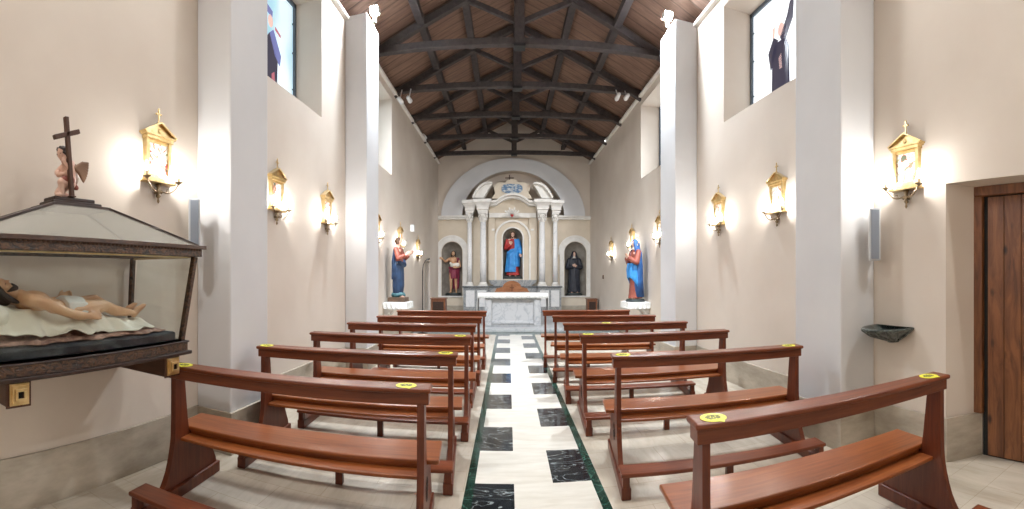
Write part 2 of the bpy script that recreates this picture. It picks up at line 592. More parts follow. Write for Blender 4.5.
            for i in range(n):
                fs.append(bm.faces.new((o[0][i + 1], o[0][i], i_[0][i], i_[0][i + 1])))
                fs.append(bm.faces.new((o[-1][i], o[-1][i + 1], i_[-1][i + 1], i_[-1][i])))
        self._mark(fs, True)
        return self

    def build(self, name, mats, parent=None, bevel=0.0, remesh=0.0, smooth=2, autosm=False):
        me = bpy.data.meshes.new(name)
        bmesh.ops.recalc_face_normals(self.bm, faces=self.bm.faces)
        self.bm.to_mesh(me)
        self.bm.free()
        if not isinstance(mats, (list, tuple)):
            mats = [mats]
        for m_ in mats:
            me.materials.append(M[m_])
        o = bpy.data.objects.new(name, me)
        col.objects.link(o)
        if parent:
            o.parent = parent
        if remesh:
            md = o.modifiers.new('r', 'REMESH')
            md.mode = 'VOXEL'
            md.voxel_size = remesh
            md.use_smooth_shade = True
            if smooth:
                s_ = o.modifiers.new('s', 'SMOOTH')
                s_.factor = 0.5
                s_.iterations = smooth
            dg = bpy.context.evaluated_depsgraph_get()
            dg.update()
            nm = bpy.data.meshes.new_from_object(o.evaluated_get(dg))
            nm.name = name
            o.modifiers.clear()
            o.data = nm
            if not nm.materials:
                for m_ in mats:
                    nm.materials.append(M[m_])
            for p in nm.polygons:
                p.use_smooth = True
        if bevel:
            bv = o.modifiers.new('b', 'BEVEL')
            bv.width = bevel
            bv.segments = 2
            bv.limit_method = 'ANGLE'
            bv.angle_limit = math.radians(40)
        return o


def tag(o, label=None, cat=None, group=None, kind=None):
    if label: o['label'] = label
    if cat: o['category'] = cat
    if group: o['group'] = group
    if kind: o['kind'] = kind
    return o


def empty(name, loc, label, cat, rz=0.0, group=None):
    o = bpy.data.objects.new(name, None)
    col.objects.link(o)
    o.empty_display_size = 0.1
    o.location = loc
    o.rotation_euler = (0, 0, rz)
    return tag(o, label, cat, group)


def kids(o):
    return [c for c in bpy.data.objects if c.parent == o]


def copy_tree(o, parent=None):
    c = o.copy()
    col.objects.link(c)
    c.parent = parent
    for ch in kids(o):
        copy_tree(ch, c)
    return c


def struct(mb, name, mats, **kw):
    return tag(mb.build(name, mats, **kw), kind='structure')


def px(x, Y):
    return math.tan((x - X0) / F) * Y


def pz(y, X, Y):
    return 1.45 + (Y0 - y) / F * math.hypot(X, Y)


def lin(a, b, n):
    return [a + (b - a) * i / n for i in range(n + 1)]


# ------------------------------------------------------------------ floor
AL, AR = -0.29, 0.645         # outer edges of the green marble strips
STEP_Y, STEP_Z = 11.42, 0.08
fl = MB()
fl.mi = 0
fl.box((XL - 0.6, YB - 0.2, -0.12), (AL, STEP_Y, 0))
fl.box((AR, YB - 0.2, -0.12), (XR + 0.6, STEP_Y, 0))
fl.box((XL - 0.6, STEP_Y, -0.12), (XR + 0.6, YF + 0.8, 0))
fl.mi = 2
fl.box((AL, YB - 0.2, -0.12), (AL + 0.06, 10.95, 0))
fl.box((AR - 0.06, YB - 0.2, -0.12), (AR, 10.95, 0))
fl.box((AL, 10.95, -0.12), (AR, STEP_Y, 0))
i0, i1 = AL + 0.06, AR - 0.06
w3 = (i1 - i0) / 3
xs3 = [i0, i0 + w3, i0 + 2 * w3, i1]
PER = 0.583
y = 2.54 - 9 * PER
rows = []
while y < 10.95:
    rows.append((y, min(y + PER, 10.95)))
    y += PER
for k, (a, b_) in enumerate(rows):
    for c in range(3):
        dark = (c == 0 and k % 2 == 1) or (c == 2 and k % 2 == 0)
        fl.mi = 1 if dark else 3
        fl.box((xs3[c], a, -0.12), (xs3[c + 1], b_, 0))
struct(fl, 'floor', ['travertine', 'black_marble', 'green_marble', 'aisle_marble'])
# green cross band in front of the step and the step itself
g = MB()
g.box((XL, 10.95, -0.02), (AL - 0.001, STEP_Y, 0.002)).box((AR + 0.001, 10.95, -0.02), (XR, STEP_Y, 0.002))
struct(g, 'trim_1', 'green_marble')
g = MB()
g.box((XL, STEP_Y, 0.0), (XR, YF, STEP_Z))
struct(g, 'trim_2', 'altar_marble', bevel=0.01)

# ------------------------------------------------------------------ side walls with window recesses
WIN = [(3.85, 5.575), (7.55, 9.27)]
WINR = [(3.80, 5.575), (7.78, 9.53)]
SILL, WTOP = 3.58, 5.2


def side_wall(name, X, sgn, wins, doors, thick=0.6):
    """inner face at X, body outwards (sgn = -1 left, +1 right)"""
    a, b_ = (X - thick, X) if sgn < 0 else (X, X + thick)
    mb = MB()
    cuts = sorted([(y0, y1, SILL, WTOP) for y0, y1 in wins] + [(d[0], d[1], 0.0, d[2]) for d in doors])
    y = YB
    for y0, y1, z0, z1 in cuts:
        mb.box((a, y, 0), (b_, y0, TOP))
        if z0 > 0:
            mb.box((a, y0, 0), (b_, y1, z0))
        mb.box((a, y0, z1), (b_, y1, TOP))
        y = y1
    mb.box((a, y, 0), (b_, YF + 0.6, TOP))
    return struct(mb, name, 'plaster')


side_wall('wall_left', XL, -1, WIN, [(13.1, 14.0, 1.88)])
side_wall('wall_right', XR, 1, WINR, [(0.85, 1.975, 2.16)])
mb = MB()
mb.box((XL - 0.6, YB - 0.3, 0), (XR + 0.6, YB, 7.1))
struct(mb, 'wall_back', 'plaster')

# copings on the side walls
for nm, a, b_ in (('trim_3', XL - 0.5, XL + 0.07), ('trim_4', XR - 0.07, XR + 0.5)):
    mb = MB()
    mb.box((a, YB, TOP), (b_, YF, TOP + 0.05))
    struct(mb, nm, 'stucco_white', bevel=0.008)
# pilasters
PIL = []
for nm, x0, x1, y0, y1 in (('wall_left_pilaster_near', XL, -2.10, 2.965, 3.555), ('wall_left_pilaster_far', XL, -2.10, 6.47, 7.10),
                           ('wall_right_pilaster_near', 2.50, XR, 2.74, 3.37), ('wall_right_pilaster_far', 2.53, XR, 6.49, 7.18)):
    mb = MB()
    mb.box((x0, y0, 0), (x1, y1, TOP + 0.06))
    struct(mb, nm, 'white_plaster', bevel=0.012)
    PIL.append((x0, x1, y0, y1))

# baseboards, wrapped around the pilasters
BH, BT = 0.34, 0.022
mb = MB()
ys = [YB, PIL[0][2], PIL[0][3], PIL[1][2], PIL[1][3], 13.1]
mb.box((XL, ys[0], 0), (XL + BT, ys[1], BH)).box((XL, ys[2], 0), (XL + BT, ys[3], BH)).box((XL, ys[4], 0), (XL + BT, STEP_Y, BH))
for x0, x1, y0, y1 in PIL[:2]:
    mb.box((XL, y0 - BT, 0), (x1 + BT, y0, BH)).box((x1, y0, 0), (x1 + BT, y1, BH)).box((XL, y1, 0), (x1 + BT, y1 + BT, BH))
struct(mb, 'baseboard_left', 'base_stone', bevel=0.004)
mb = MB()
mb.box((XR - BT, YB, 0), (XR, 0.85, BH)).box((XR - BT, 1.975, 0), (XR, PIL[2][2], BH)).box((XR - BT, PIL[2][3], 0), (XR, PIL[3][2], BH)).box((XR - BT, PIL[3][3], 0), (XR, STEP_Y, BH))
for x0, x1, y0, y1 in PIL[2:]:
    mb.box((x0 - BT, y0 - BT, 0), (XR, y0, BH)).box((x0 - BT, y0, 0), (x0, y1, BH)).box((x0 - BT, y1, 0), (XR, y1 + BT, BH))
# wraps into the door recess
mb.prism([(XR - BT, 1.975), (XR - BT, 1.953), (XR + 0.26, 1.800), (XR + 0.26, 1.822)], 'z', 0, BH)
struct(mb, 'baseboard_right', 'base_stone', bevel=0.004)
mb = MB()
mb.box((XL, YF - BT, STEP_Z), (-1.55, YF, STEP_Z + 0.3)).box((1.85, YF - BT, STEP_Z), (XR, YF, STEP_Z + 0.3))
struct(mb, 'baseboard_front', 'base_stone', bevel=0.004)

# splayed jamb of the door recess on the right
mb = MB()
mb.prism([(XR, 1.975), (XR + 0.26, 1.838), (XR + 0.26, 1.80), (XR + 0.6, 1.80), (XR + 0.6, 1.975)], 'z', 0, 2.16)
struct(mb, 'trim_5', 'plaster')
# left sacristy opening closed behind
mb = MB()
mb.box((XL - 0.45, 13.1, STEP_Z), (XL - 0.38, 14.0, 1.88))
struct(mb, 'door_2', 'grey_marble')

# ------------------------------------------------------------------ far wall with three niches and the recessed tympanum
ZC = 1.45 + (275 - 217) / 28.66           # cornice height 3.47
NX = (513.3 - 508) / 28.66


def X_(x): return (x - 508) / 28.66


def Z_(y): return 1.45 + (275 - y) / 28.66


niches = [(X_(441.3), X_(462.2), Z_(296), Z_(241.5)), (X_(502.8), X_(522.6), Z_(279), Z_(228.3)), (X_(564.8), X_(586.8), Z_(296), Z_(241.5))]


def roofz(x):
    return 6.86 - 0.5 * abs(x - XC)


def arch_top(x0, x1, z1):
    r = (x1 - x0) / 2
    c = (x0 + x1) / 2
    return lambda x: z1 - r + math.sqrt(max(0.0, r * r - (x - c) ** 2))


AC, AI_A, AI_B = X_(513.3), 51 / 28.66, 46 / 28.66      # inner ellipse of the great arch
AO_A, AO_B = 72.3 / 28.66, 58.5 / 28.66
fw = MB()
edges = [XL - 0.5]
for n_ in niches:
    edges += [n_[0], n_[1]]
edges.append(XR + 0.5)
for i in range(0, len(edges), 2):
    fw.box((edges[i], YF, 0), (edges[i + 1], YF + 0.6, ZC))
for x0, x1, z0, z1 in niches:
    fw.box((x0, YF, 0), (x1, YF + 0.6, z0))
    f = arch_top(x0, x1, z1)
    r = (x1 - x0) / 2
    xs = [(x0 + x1) / 2 - r * math.cos(PI * i / 24) for i in range(25)]
    fw.strip(xs, f, lambda x: ZC, YF, YF + 0.6)
# above the cornice, around the tympanum


def ell(a, b):
    return lambda x: ZC + b * math.sqrt(max(0.0, 1 - ((x - AC) / a) ** 2))


fw.mi = 1
fw.strip([XL - 0.5, AC - AI_A], lambda x: ZC, roofz, YF, YF + 0.6)
fw.strip([AC + AI_A, XR + 0.5], lambda x: ZC, roofz, YF, YF + 0.6)
xs = sorted([AC - AI_A * math.cos(PI * i / 40) for i in range(41)] + [XC])
fw.strip(xs, ell(AI_A, AI_B), roofz, YF, YF + 0.6)
fw.box((AC - AI_A - 0.1, YF + 0.38, ZC - 0.02), (AC + AI_A + 0.1, YF + 0.6, ZC + AI_B + 0.1))
struct(fw, 'wall_front', ['cream_plaster', 'plaster'])
# great arch band and cornice
mb = MB()
an = [PI * i / 48 for i in range(49)]
mb.band([(AC - AO_A * math.cos(a), ZC + AO_B * math.sin(a)) for a in an], [(AC - AI_A * math.cos(a), ZC + AI_B * math.sin(a)) for a in an], YF - 0.10, YF)
struct(mb, 'trim_6', 'white_plaster')
for nm, x0, x1 in (('trim_7', XL, X_(469)), ('trim_8', X_(557), XR)):
    mb = MB()
    mb.box((x0, YF - 0.17, ZC - 0.02), (x1, YF, ZC + 0.05)).box((x0, YF - 0.12, ZC - 0.08), (x1, YF, ZC - 0.02))
    struct(mb, nm, 'stucco_white', bevel=0.01)


def outline(x0, x1, z0, z1, n=20, grow=0.0):
    x0 -= grow; x1 += grow; z1 += grow
    r = (x1 - x0) / 2
    c = (x0 + x1) / 2
    zs = z1 - r
    return [(x0, z0)] + [(c - r * math.cos(PI * i / n), zs + r * math.sin(PI * i / n)) for i in range(n + 1)] + [(x1, z0)], c, zs


for k, (x0, x1, z0, z1) in enumerate(niches):
    pts, c, zs = outline(x0, x1, z0, z1)
    mb = MB()
    D = 0.42
    prev = None
    fs = []
    for i in range(11):
        a = i / 10 * PI / 2
        s, d = max(math.cos(a), 0.01), D * math.sin(a)
        rng = [mb.bm.verts.new((c + (x - c) * s, YF + d, z if z <= zs else zs + (z - zs) * s)) for x, z in pts]
        if prev:
            for j in range(len(pts)):
                q = (j + 1) % len(pts)
                fs.append(mb.bm.faces.new((prev[j], prev[q], rng[q], rng[j])))
        prev = rng
    fs.append(mb.bm.faces.new(prev))
    mb._mark(fs, False)
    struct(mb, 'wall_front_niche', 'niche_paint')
    # raised moulding around the side niches
    if k != 1:
        mb = MB()
        o1, _, _ = outline(x0, x1, z0 - 0.03, z1, grow=0.17)
        i1_, _, _ = outline(x0, x1, z0 - 0.03, z1, grow=0.015)
        mb.band(o1, i1_, YF - 0.03, YF)
        o2, _, _ = outline(x0, x1, z1 - 0.45, z1, grow=0.23)
        i2, _, _ = outline(x0, x1, z1 - 0.45, z1, grow=0.165)
        mb.band(o2, i2, YF - 0.06, YF)
        mb.box((x0 - 0.2, YF - 0.05, z0 - 0.05), (x1 + 0.2, YF, z0))
        struct(mb, 'trim_9' if k == 0 else 'trim_10', 'stucco_white', bevel=0.005)

# ------------------------------------------------------------------ roof
mb = MB()
for s in (-1, 1):
    xe = XC + s * 3.6
    mb.prism([(XC, 6.86), (xe, roofz(xe)), (xe, roofz(xe) + 0.12), (XC, 6.98)], 'y', YB - 0.3, YF + 0.7)
struct(mb, 'ceiling', 'roof_planks')
# dark eaves boards closing the gap between coping and planks
for nm, a in (('trim_11', XL - 0.3), ('trim_12', XR + 0.26)):
    mb = MB()
    mb.box((a, YB, TOP + 0.04), (a + 0.04, YF, TOP + 0.33))
    struct(mb, nm, 'beam_wood')

# purlins and ridge beam
GP = 'purlins running the length of the roof'
for dx, wd, lab in ((0, 0.16, 'dark timber ridge beam along the apex of the plank roof'),
                    (-0.95, 0.13, 'dark timber purlin on the left roof slope, nearer the ridge'), (0.95, 0.13, 'dark timber purlin on the right roof slope, nearer the ridge'),
                    (-1.72, 0.13, 'dark timber purlin on the left roof slope, nearer the wall'), (1.72, 0.13, 'dark timber purlin on the right roof slope, nearer the wall')):
    mb = MB()
    zt = 6.86 - 0.5 * abs(dx) - (0.034 if dx else 0.045)
    mb.bar((XC + dx, YB, zt - wd / 2), (XC + dx, YF, zt - wd / 2), wd, wd)
    tag(mb.build('ridge_beam' if dx == 0 else 'purlin', 'beam_wood', bevel=0.006), lab, 'beam', GP)

# trusses
TY = [7.8 + 1.75 * i for i in range(5)]
words = ['nearest roof truss, just beyond the two glaring floodlights', 'second roof truss from the camera, above the paired spotlights',
         'third roof truss from the camera, in the middle of the roof', 'fourth roof truss, next but one to the gable wall',
         'farthest roof truss, its king post standing out against the pale gable wall']
HS = 2.9


def truss(Y, label):
    t = empty('roof_truss', (XC, Y, TOP + 0.05), 'dark timber ' + label, 'roof truss', group='king post trusses of the roof')
    mb = MB(); mb.bar((-2.72, 0, 0.07), (2.76, 0, 0.07), 0.14, 0.12); mb.build('tie_beam', 'beam_wood', t, bevel=0.01)
    top = 6.86 - TOP - 0.05 - 0.13
    for s in (-1, 1):
        mb = MB(); mb.bar((s * 2.75, 0, top - 0.5 * 2.75), (0, 0, top), 0.12, 0.13); mb.build('rafter', 'beam_wood', t, bevel=0.008)
        mb = MB(); mb.bar((s * 0.04, 0, 0.42), (s * 0.95, 0, top - 0.5 * 0.95), 0.08, 0.08); mb.build('strut', 'beam_wood', t, bevel=0.006)
    mb = MB(); mb.box((-0.085, -0.09, 0.0), (0.085, 0.09, top)); mb.build('king_post', 'beam_wood', t, bevel=0.008)
    mb = MB(); mb.box((-0.10, -0.10, -0.03), (0.10, 0.10, 0.02)); mb.build('iron_strap', 'black_iron', t)
    return t


for Y, l in zip(TY, words):
    truss(Y, l)


# ------------------------------------------------------------------ windows
def fig_window(name, X, sgn, y0, y1, side, detailed=True):
    """stained glass at X, in the recess of a side wall; parts: frame, pane, figure of coloured glass"""
    n_ = {'window_1': 1}.get(name)
    fr_ = MB()
    zt = WTOP
    t = 0.05
    fr_.box((X - t / 2, y0, SILL), (X + t / 2, y0 + 0.05, zt)).box((X - t / 2, y1 - 0.05, SILL), (X + t / 2, y1, zt))
    fr_.box((X - t / 2, y0, SILL), (X + t / 2, y1, SILL + 0.05)).box((X - t / 2, y0, zt - 0.05), (X + t / 2, y1, zt))
    for z in (4.0, 4.5, 4.9):
        fr_.box((X - 0.012, y0, z), (X + 0.012, y0 + 0.08, z + 0.012)).box((X - 0.012, y1 - 0.08, z), (X + 0.012, y1, z + 0.012))
    root = struct(fr_, name, 'window_frame_grey')
    p = MB()
    p.box((X + sgn * 0.005, y0 + 0.04, SILL + 0.04), (X + sgn * 0.012, y1 - 0.04, zt - 0.04))
    p.build('pane', 'glass_white' if side == 'l' else 'glass_bright', root)
    if not detailed:
        return
    c = (y0 + y1) / 2 - 0.02
    xa, xb = X - sgn * 0.002, X + sgn * 0.004
    if side == 'r':
        c = 4.83
        h = MB()
        h.prism([(c - 0.20, 3.63), (c + 0.22, 3.63), (c + 0.17, 4.1), (c + 0.20, 4.40), (c + 0.14, 4.52), (c - 0.10, 4.52), (c - 0.17, 4.4), (c - 0.16, 4.0)], 'x', xa, xb)
        h.prism([(c + 0.10, 4.4), (c + 0.24, 4.2), (c + 0.30, 4.45), (c + 0.17, 4.62), (c + 0.07, 4.55)], 'x', xa, xb)
        h.prism([(c - 0.06, 4.45), (c - 0.26, 4.70), (c - 0.28, 4.93), (c - 0.20, 4.93), (c - 0.14, 4.78), (c + 0.02, 4.56)], 'x', xa, xb)
        h.build('habit_glass', 'glass_habit', root)
        h = MB()
        h.prism([(c + 0.0 + 0.07 * math.cos(a / 10 * 2 * PI), 4.66 + 0.09 * math.sin(a / 10 * 2 * PI)) for a in range(10)], 'x', xa, xb)
        h.prism([(c + 0.15, 4.62), (c + 0.19, 4.62), (c + 0.20, 4.74), (c + 0.14, 4.76)], 'x', xa, xb)
        h.prism([(c - 0.03, 4.15), (c + 0.03, 4.15), (c + 0.05, 4.30), (c - 0.01, 4.35)], 'x', xa, xb)
        h.build('skin_glass', 'glass_skin', root)
    else:
        c = 4.93
        h = MB()
        h.prism([(c - 0.2, 3.63), (c + 0.12, 3.63), (c + 0.10, 4.0), (c + 0.16, 4.22), (c - 0.05, 4.5), (c - 0.22, 4.3)], 'x', xa, xb)
        h.build('habit_glass', 'glass_habit', root)
        h = MB()
        h.prism([(c + 0.08, 4.26), (c + 0.22, 4.18), (c + 0.25, 4.32), (c + 0.05, 4.58), (c - 0.05, 4.50)], 'x', xa, xb)
        h.prism([(c - 0.12, 4.75), (c + 0.02, 4.72), (c + 0.03, 4.80), (c - 0.12, 4.84)], 'x', xa, xb)
        h.build('blue_glass', 'glass_blue', root)
        h = MB()
        h.prism([(c + 0.0, 3.65), (c + 0.10, 3.65), (c + 0.07, 4.05), (c + 0.0, 4.0)], 'x', xa - sgn * 0.002, xb)
        h.prism([(c + 0.1, 4.60), (c + 0.24, 4.56), (c + 0.24, 4.59), (c + 0.1, 4.64)], 'x', xa, xb)
        h.build('red_glass', 'glass_red', root)
        h = MB()
        h.prism([(c - 0.02 + 0.06 * math.cos(a / 10 * 2 * PI), 4.66 + 0.08 * math.sin(a / 10 * 2 * PI)) for a in range(10)], 'x', xa, xb)
        h.build('skin_glass', 'glass_skin', root)


fig_window('window_1', XL - 0.41, -1, *WIN[0], 'l')
fig_window('window_2', XR + 0.45, 1, *WINR[0], 'r')
fig_window('window_3', XL - 0.41, -1, *WIN[1], 'l', False)
fig_window('window_4', XR + 0.45, 1, *WINR[1], 'r', False)

# ------------------------------------------------------------------ plank door on the right
DX = XR + 0.245
mb = MB()
mb.box((DX - 0.02, 1.78, BH), (DX + 0.05, 1.86, 2.08)).box((DX - 0.02, 0.85, 2.08), (DX + 0.05, 1.86, 2.16))
dr = struct(mb, 'door_1', 'door_wood', bevel=0.006)
mb = MB()
for i in range(6):
    a = 1.74 - 0.148 * (i + 1)
    mb.box((DX, a + 0.002, 0.015), (DX + 0.05, a + 0.146, 2.07))
mb.build('door_leaf', 'door_wood', dr, bevel=0.004)
mb = MB()
mb.box((DX + 0.02, 0.85, 0.0), (DX + 0.08, 1.79, 2.10))  # black sheet standing in for the shade in the hinge gap
mb.build('door_gap_shade', 'black_hole', dr)
mb = MB()
mb.box((DX - 0.004, 1.10, 1.04), (DX, 1.15, 1.22)); mb.limb([(DX - 0.004, 1.125, 1.14), (DX - 0.05, 1.125, 1.14), (DX - 0.05, 1.02, 1.14)], 0.008)
mb.build('door_handle', 'old_brass', dr)


# ------------------------------------------------------------------ pews
def make_pew(L=1.58):
    root = empty('pew', (0, 0, 0), 'x', 'pew', group='wooden pews either side of the aisle')
    h = L / 2
    T = 0.865
    mb = MB()
    mb.box((-h, -0.078, T - 0.026), (h, 0.062, T))
    rail = mb.build('top_rail', 'pew_wood', root, bevel=0.010)
    mb = MB()
    mb.box((-h + 0.012, -0.058, T - 0.088), (h - 0.012, 0.040, T - 0.026))
    mb.build('rail_apron', 'pew_wood', root, bevel=0.004)
    levels = [(0.08, -0.195, 0.44), (0.112, -0.163, 0.435), (0.15, -0.136, 0.415), (0.19, -0.114, 0.39), (0.24, -0.094, 0.368), (0.30, -0.076, 0.36),
              (0.36, -0.063, 0.366), (0.3949, -0.058, 0.375), (0.395, -0.058, 0.10), (0.50, -0.053, 0.082), (T - 0.088, -0.052, 0.048)]
    for s in (-1, 1):
        xo = s * (h - 0.035)
        xi = xo - s * 0.036
        mb = MB()
        prev = None
        fs = []
        for z_, yn, yf in levels:
            q = [mb.bm.verts.new(p_) for p_ in ((xi, yn, z_), (xo, yn, z_), (xo, yf, z_), (xi, yf, z_))]
            if prev:
                for i in range(4):
                    fs.append(mb.bm.faces.new((prev[i], prev[(i + 1) % 4], q[(i + 1) % 4], q[i])))
            else:
                fs.append(mb.bm.faces.new(q[::-1]))
            prev = q
        fs.append(mb.bm.faces.new(prev))
        mb._mark(fs)
        p = mb.build('end_panel', 'pew_panel_wood', root)
        # carved monogram on the outer face
        e = MB()
        k = 22
        yc, zc = 0.10, 0.27
        for i in range(k):
            a, b2 = 2 * PI * i / k, 2 * PI * (i + 1) / k
            e.bar((xo, yc + 0.05 * math.cos(a), zc + 0.065 * math.sin(a)), (xo, yc + 0.05 * math.cos(b2), zc + 0.065 * math.sin(b2)), 0.005, 0.005, up=(1, 0, 0))
        e.box((xo - 0.003, yc - 0.004, zc - 0.045), (xo + 0.003, yc + 0.004, zc + 0.05)).box((xo - 0.003, yc - 0.03, zc + 0.012), (xo + 0.003, yc + 0.03, zc + 0.02))
        e.prism([(yc - 0.03, zc - 0.04), (yc - 0.022, zc - 0.04), (yc - 0.014, zc + 0.0), (yc - 0.022, zc)], 'x', xo - 0.003, xo + 0.003)
        e.prism([(yc + 0.03, zc - 0.04), (yc + 0.022, zc - 0.04), (yc + 0.014, zc + 0.0), (yc + 0.022, zc)], 'x', xo - 0.003, xo + 0.003)
        e.build('carved_emblem', 'dark_case_wood', p)
        mb = MB()
        xa, xb = s * (h - 0.022), s * (h - 0.088)
        mb.box((min(xa, xb), -0.43, 0.0), (max(xa, xb), 0.47, 0.08))
        mb.build('foot', 'pew_panel_wood', root, bevel=0.008)
        mb = MB()
        mb.box((min(xa, xb) + 0.01, -0.43, 0.078), (max(xa, xb) - 0.01, -0.37, 0.152))
        mb.build('kneeler_leg', 'pew_panel_wood', root, bevel=0.004)
    mb = MB()
    mb.box((-0.025, -0.40, 0.0), (0.025, -0.355, 0.152))
    mb.build('kneeler_leg', 'pew_panel_wood', root, bevel=0.004)
    mb = MB()
    mb.box((-h + 0.02, -0.445, 0.150), (h - 0.02, -0.285, 0.176))
    mb.build('kneeler', 'pew_wood', root, bevel=0.008)
    mb = MB()
    mb.box((-h - 0.03, 0.10, 0.402), (h + 0.03, 0.40, 0.430))
    mb.build('seat', 'pew_seat_wood', root, bevel=0.008)
    mb = MB()
    mb.box((-h + 0.071, 0.0, 0.362), (h - 0.071, 0.115, 0.382)).box((-h + 0.071, 0.115, 0.345), (h - 0.071, 0.135, 0.402))
    mb.build('under_seat_ledge', 'pew_seat_wood', root, bevel=0.005)
    return root


ords = ['nearest', 'second nearest', 'third', 'fourth', 'fifth', 'farthest']
# (left end x,y) (right end x,y) of each rail; the pew stands square between them
PL = [((-2.04, 2.20), (-0.40, 2.345)), ((-1.98, 3.22), (-0.375, 3.36)), ((-1.97, 4.23), (-0.345, 4.32)), ((-1.95, 5.27), (-0.37, 5.30)), ((-1.86, 6.23), (-0.36, 6.28)), ((-1.82, 7.26), (-0.34, 7.30))]
PR = [((0.718, 1.675), (2.215, 1.545)), ((0.75, 3.22), (2.29, 3.03)), ((0.70, 4.40), (2.27, 4.29)), ((0.665, 5.43), (2.21, 5.28)), ((0.635, 6.45), (2.12, 6.25)), ((0.57, 7.43), (2.02, 7.3))]
proto = None
PEWS = {'left': [], 'right': []}
extra = {('left', 0): 'with the nearer bracket of the glass case over its outer end', ('left', 1): 'with yellow stickers at both ends of its rail',
         ('right', 0): 'cut off by the bottom of the picture', ('right', 1): 'with a sticker at each end of its rail'}
for side, lst in (('left', PL), ('right', PR)):
    for i, (a, b_) in enumerate(lst):
        if proto is None:
            proto = make_pew(); o = proto
        else:
            o = copy_tree(proto)
        a, b_ = Vector((*a, 0)), Vector((*b_, 0))
        o.location = (a + b_) / 2
        o.scale.x = (b_ - a).length / 1.58
        o.rotation_euler.z = math.atan2(b_.y - a.y, b_.x - a.x)
        o['label'] = 'reddish brown wooden pew, %s of six on the %s side of the aisle' % (ords[i], side)
        PEWS[side].append(o)


# stickers on the rails
def make_sticker():
    r = 0.055
    mb = MB()
    k = 28
    mb.prism([(r * math.cos(2 * PI * i / k) * 1.0, r * math.sin(2 * PI * i / k)) for i in range(k)], 'z', 0.0, 0.0012)
    mb.prism([(0.0, -r * 0.9), (0.02, -r * 1.25), (0.03, -r * 0.9), (0.02, -r * 0.6)], 'z', 0.0, 0.0012)
    root = mb.build('sticker', 'sticker_yellow')
    t = MB()
    for z, xs in ((0.026, ((-0.018, 0.018),)), (0.015, ((-0.028, -0.008), (-0.003, 0.012), (0.016, 0.030))), (0.004, ((-0.034, -0.014), (-0.009, 0.010), (0.014, 0.034))),
                  (-0.007, ((-0.030, -0.004), (0.002, 0.030))), (-0.018, ((-0.024, 0.004), (0.009, 0.024)))):
        for a, b_ in xs:
            t.box((a, z - 0.0033, 0.0012), (b_, z + 0.0033, 0.0018))
            t.box((a + 0.002, z + 0.001, 0.0018), (a + 0.005, z + 0.006, 0.0019))
    t.build('lettering', 'sticker_ink', root)
    return root


sp = None
for side, i, u, w_ in (('right', 0, -0.69, 'left end of the nearest right-hand pew'), ('right', 0, 0.66, 'right end of the nearest right-hand pew'),
                       ('right', 1, -0.70, 'left end of the second right-hand pew'), ('right', 1, 0.68, 'right end of the second right-hand pew'),
                       ('right', 2, -0.70, 'left end of the third right-hand pew'), ('right', 3, -0.25, 'rail of the fourth right-hand pew'),
                       ('left', 0, 0.66, 'aisle end of the nearest left-hand pew'), ('left', 1, 0.70, 'aisle end of the second left-hand pew'),
                       ('left', 1, -0.72, 'wall end of the second left-hand pew'), ('left', 2, 0.68, 'aisle end of the third left-hand pew'), ('left', 0, -0.68, 'wall end of the nearest left-hand pew')):
    if sp is None:
        sp = make_sticker(); o = sp
    else:
        o = copy_tree(sp)
    pw = PEWS[side][i]
    o.location = pw.location + Matrix.Rotation(pw.rotation_euler.z, 3, 'Z') @ Vector((u * pw.scale.x, -0.012, 0.866))
    o.rotation_euler.z = pw.rotation_euler.z + 0.05
    o['label'] = 'round yellow sticker with black writing on the ' + w_
    o['category'] = 'sticker'
    o['group'] = 'yellow seating stickers'


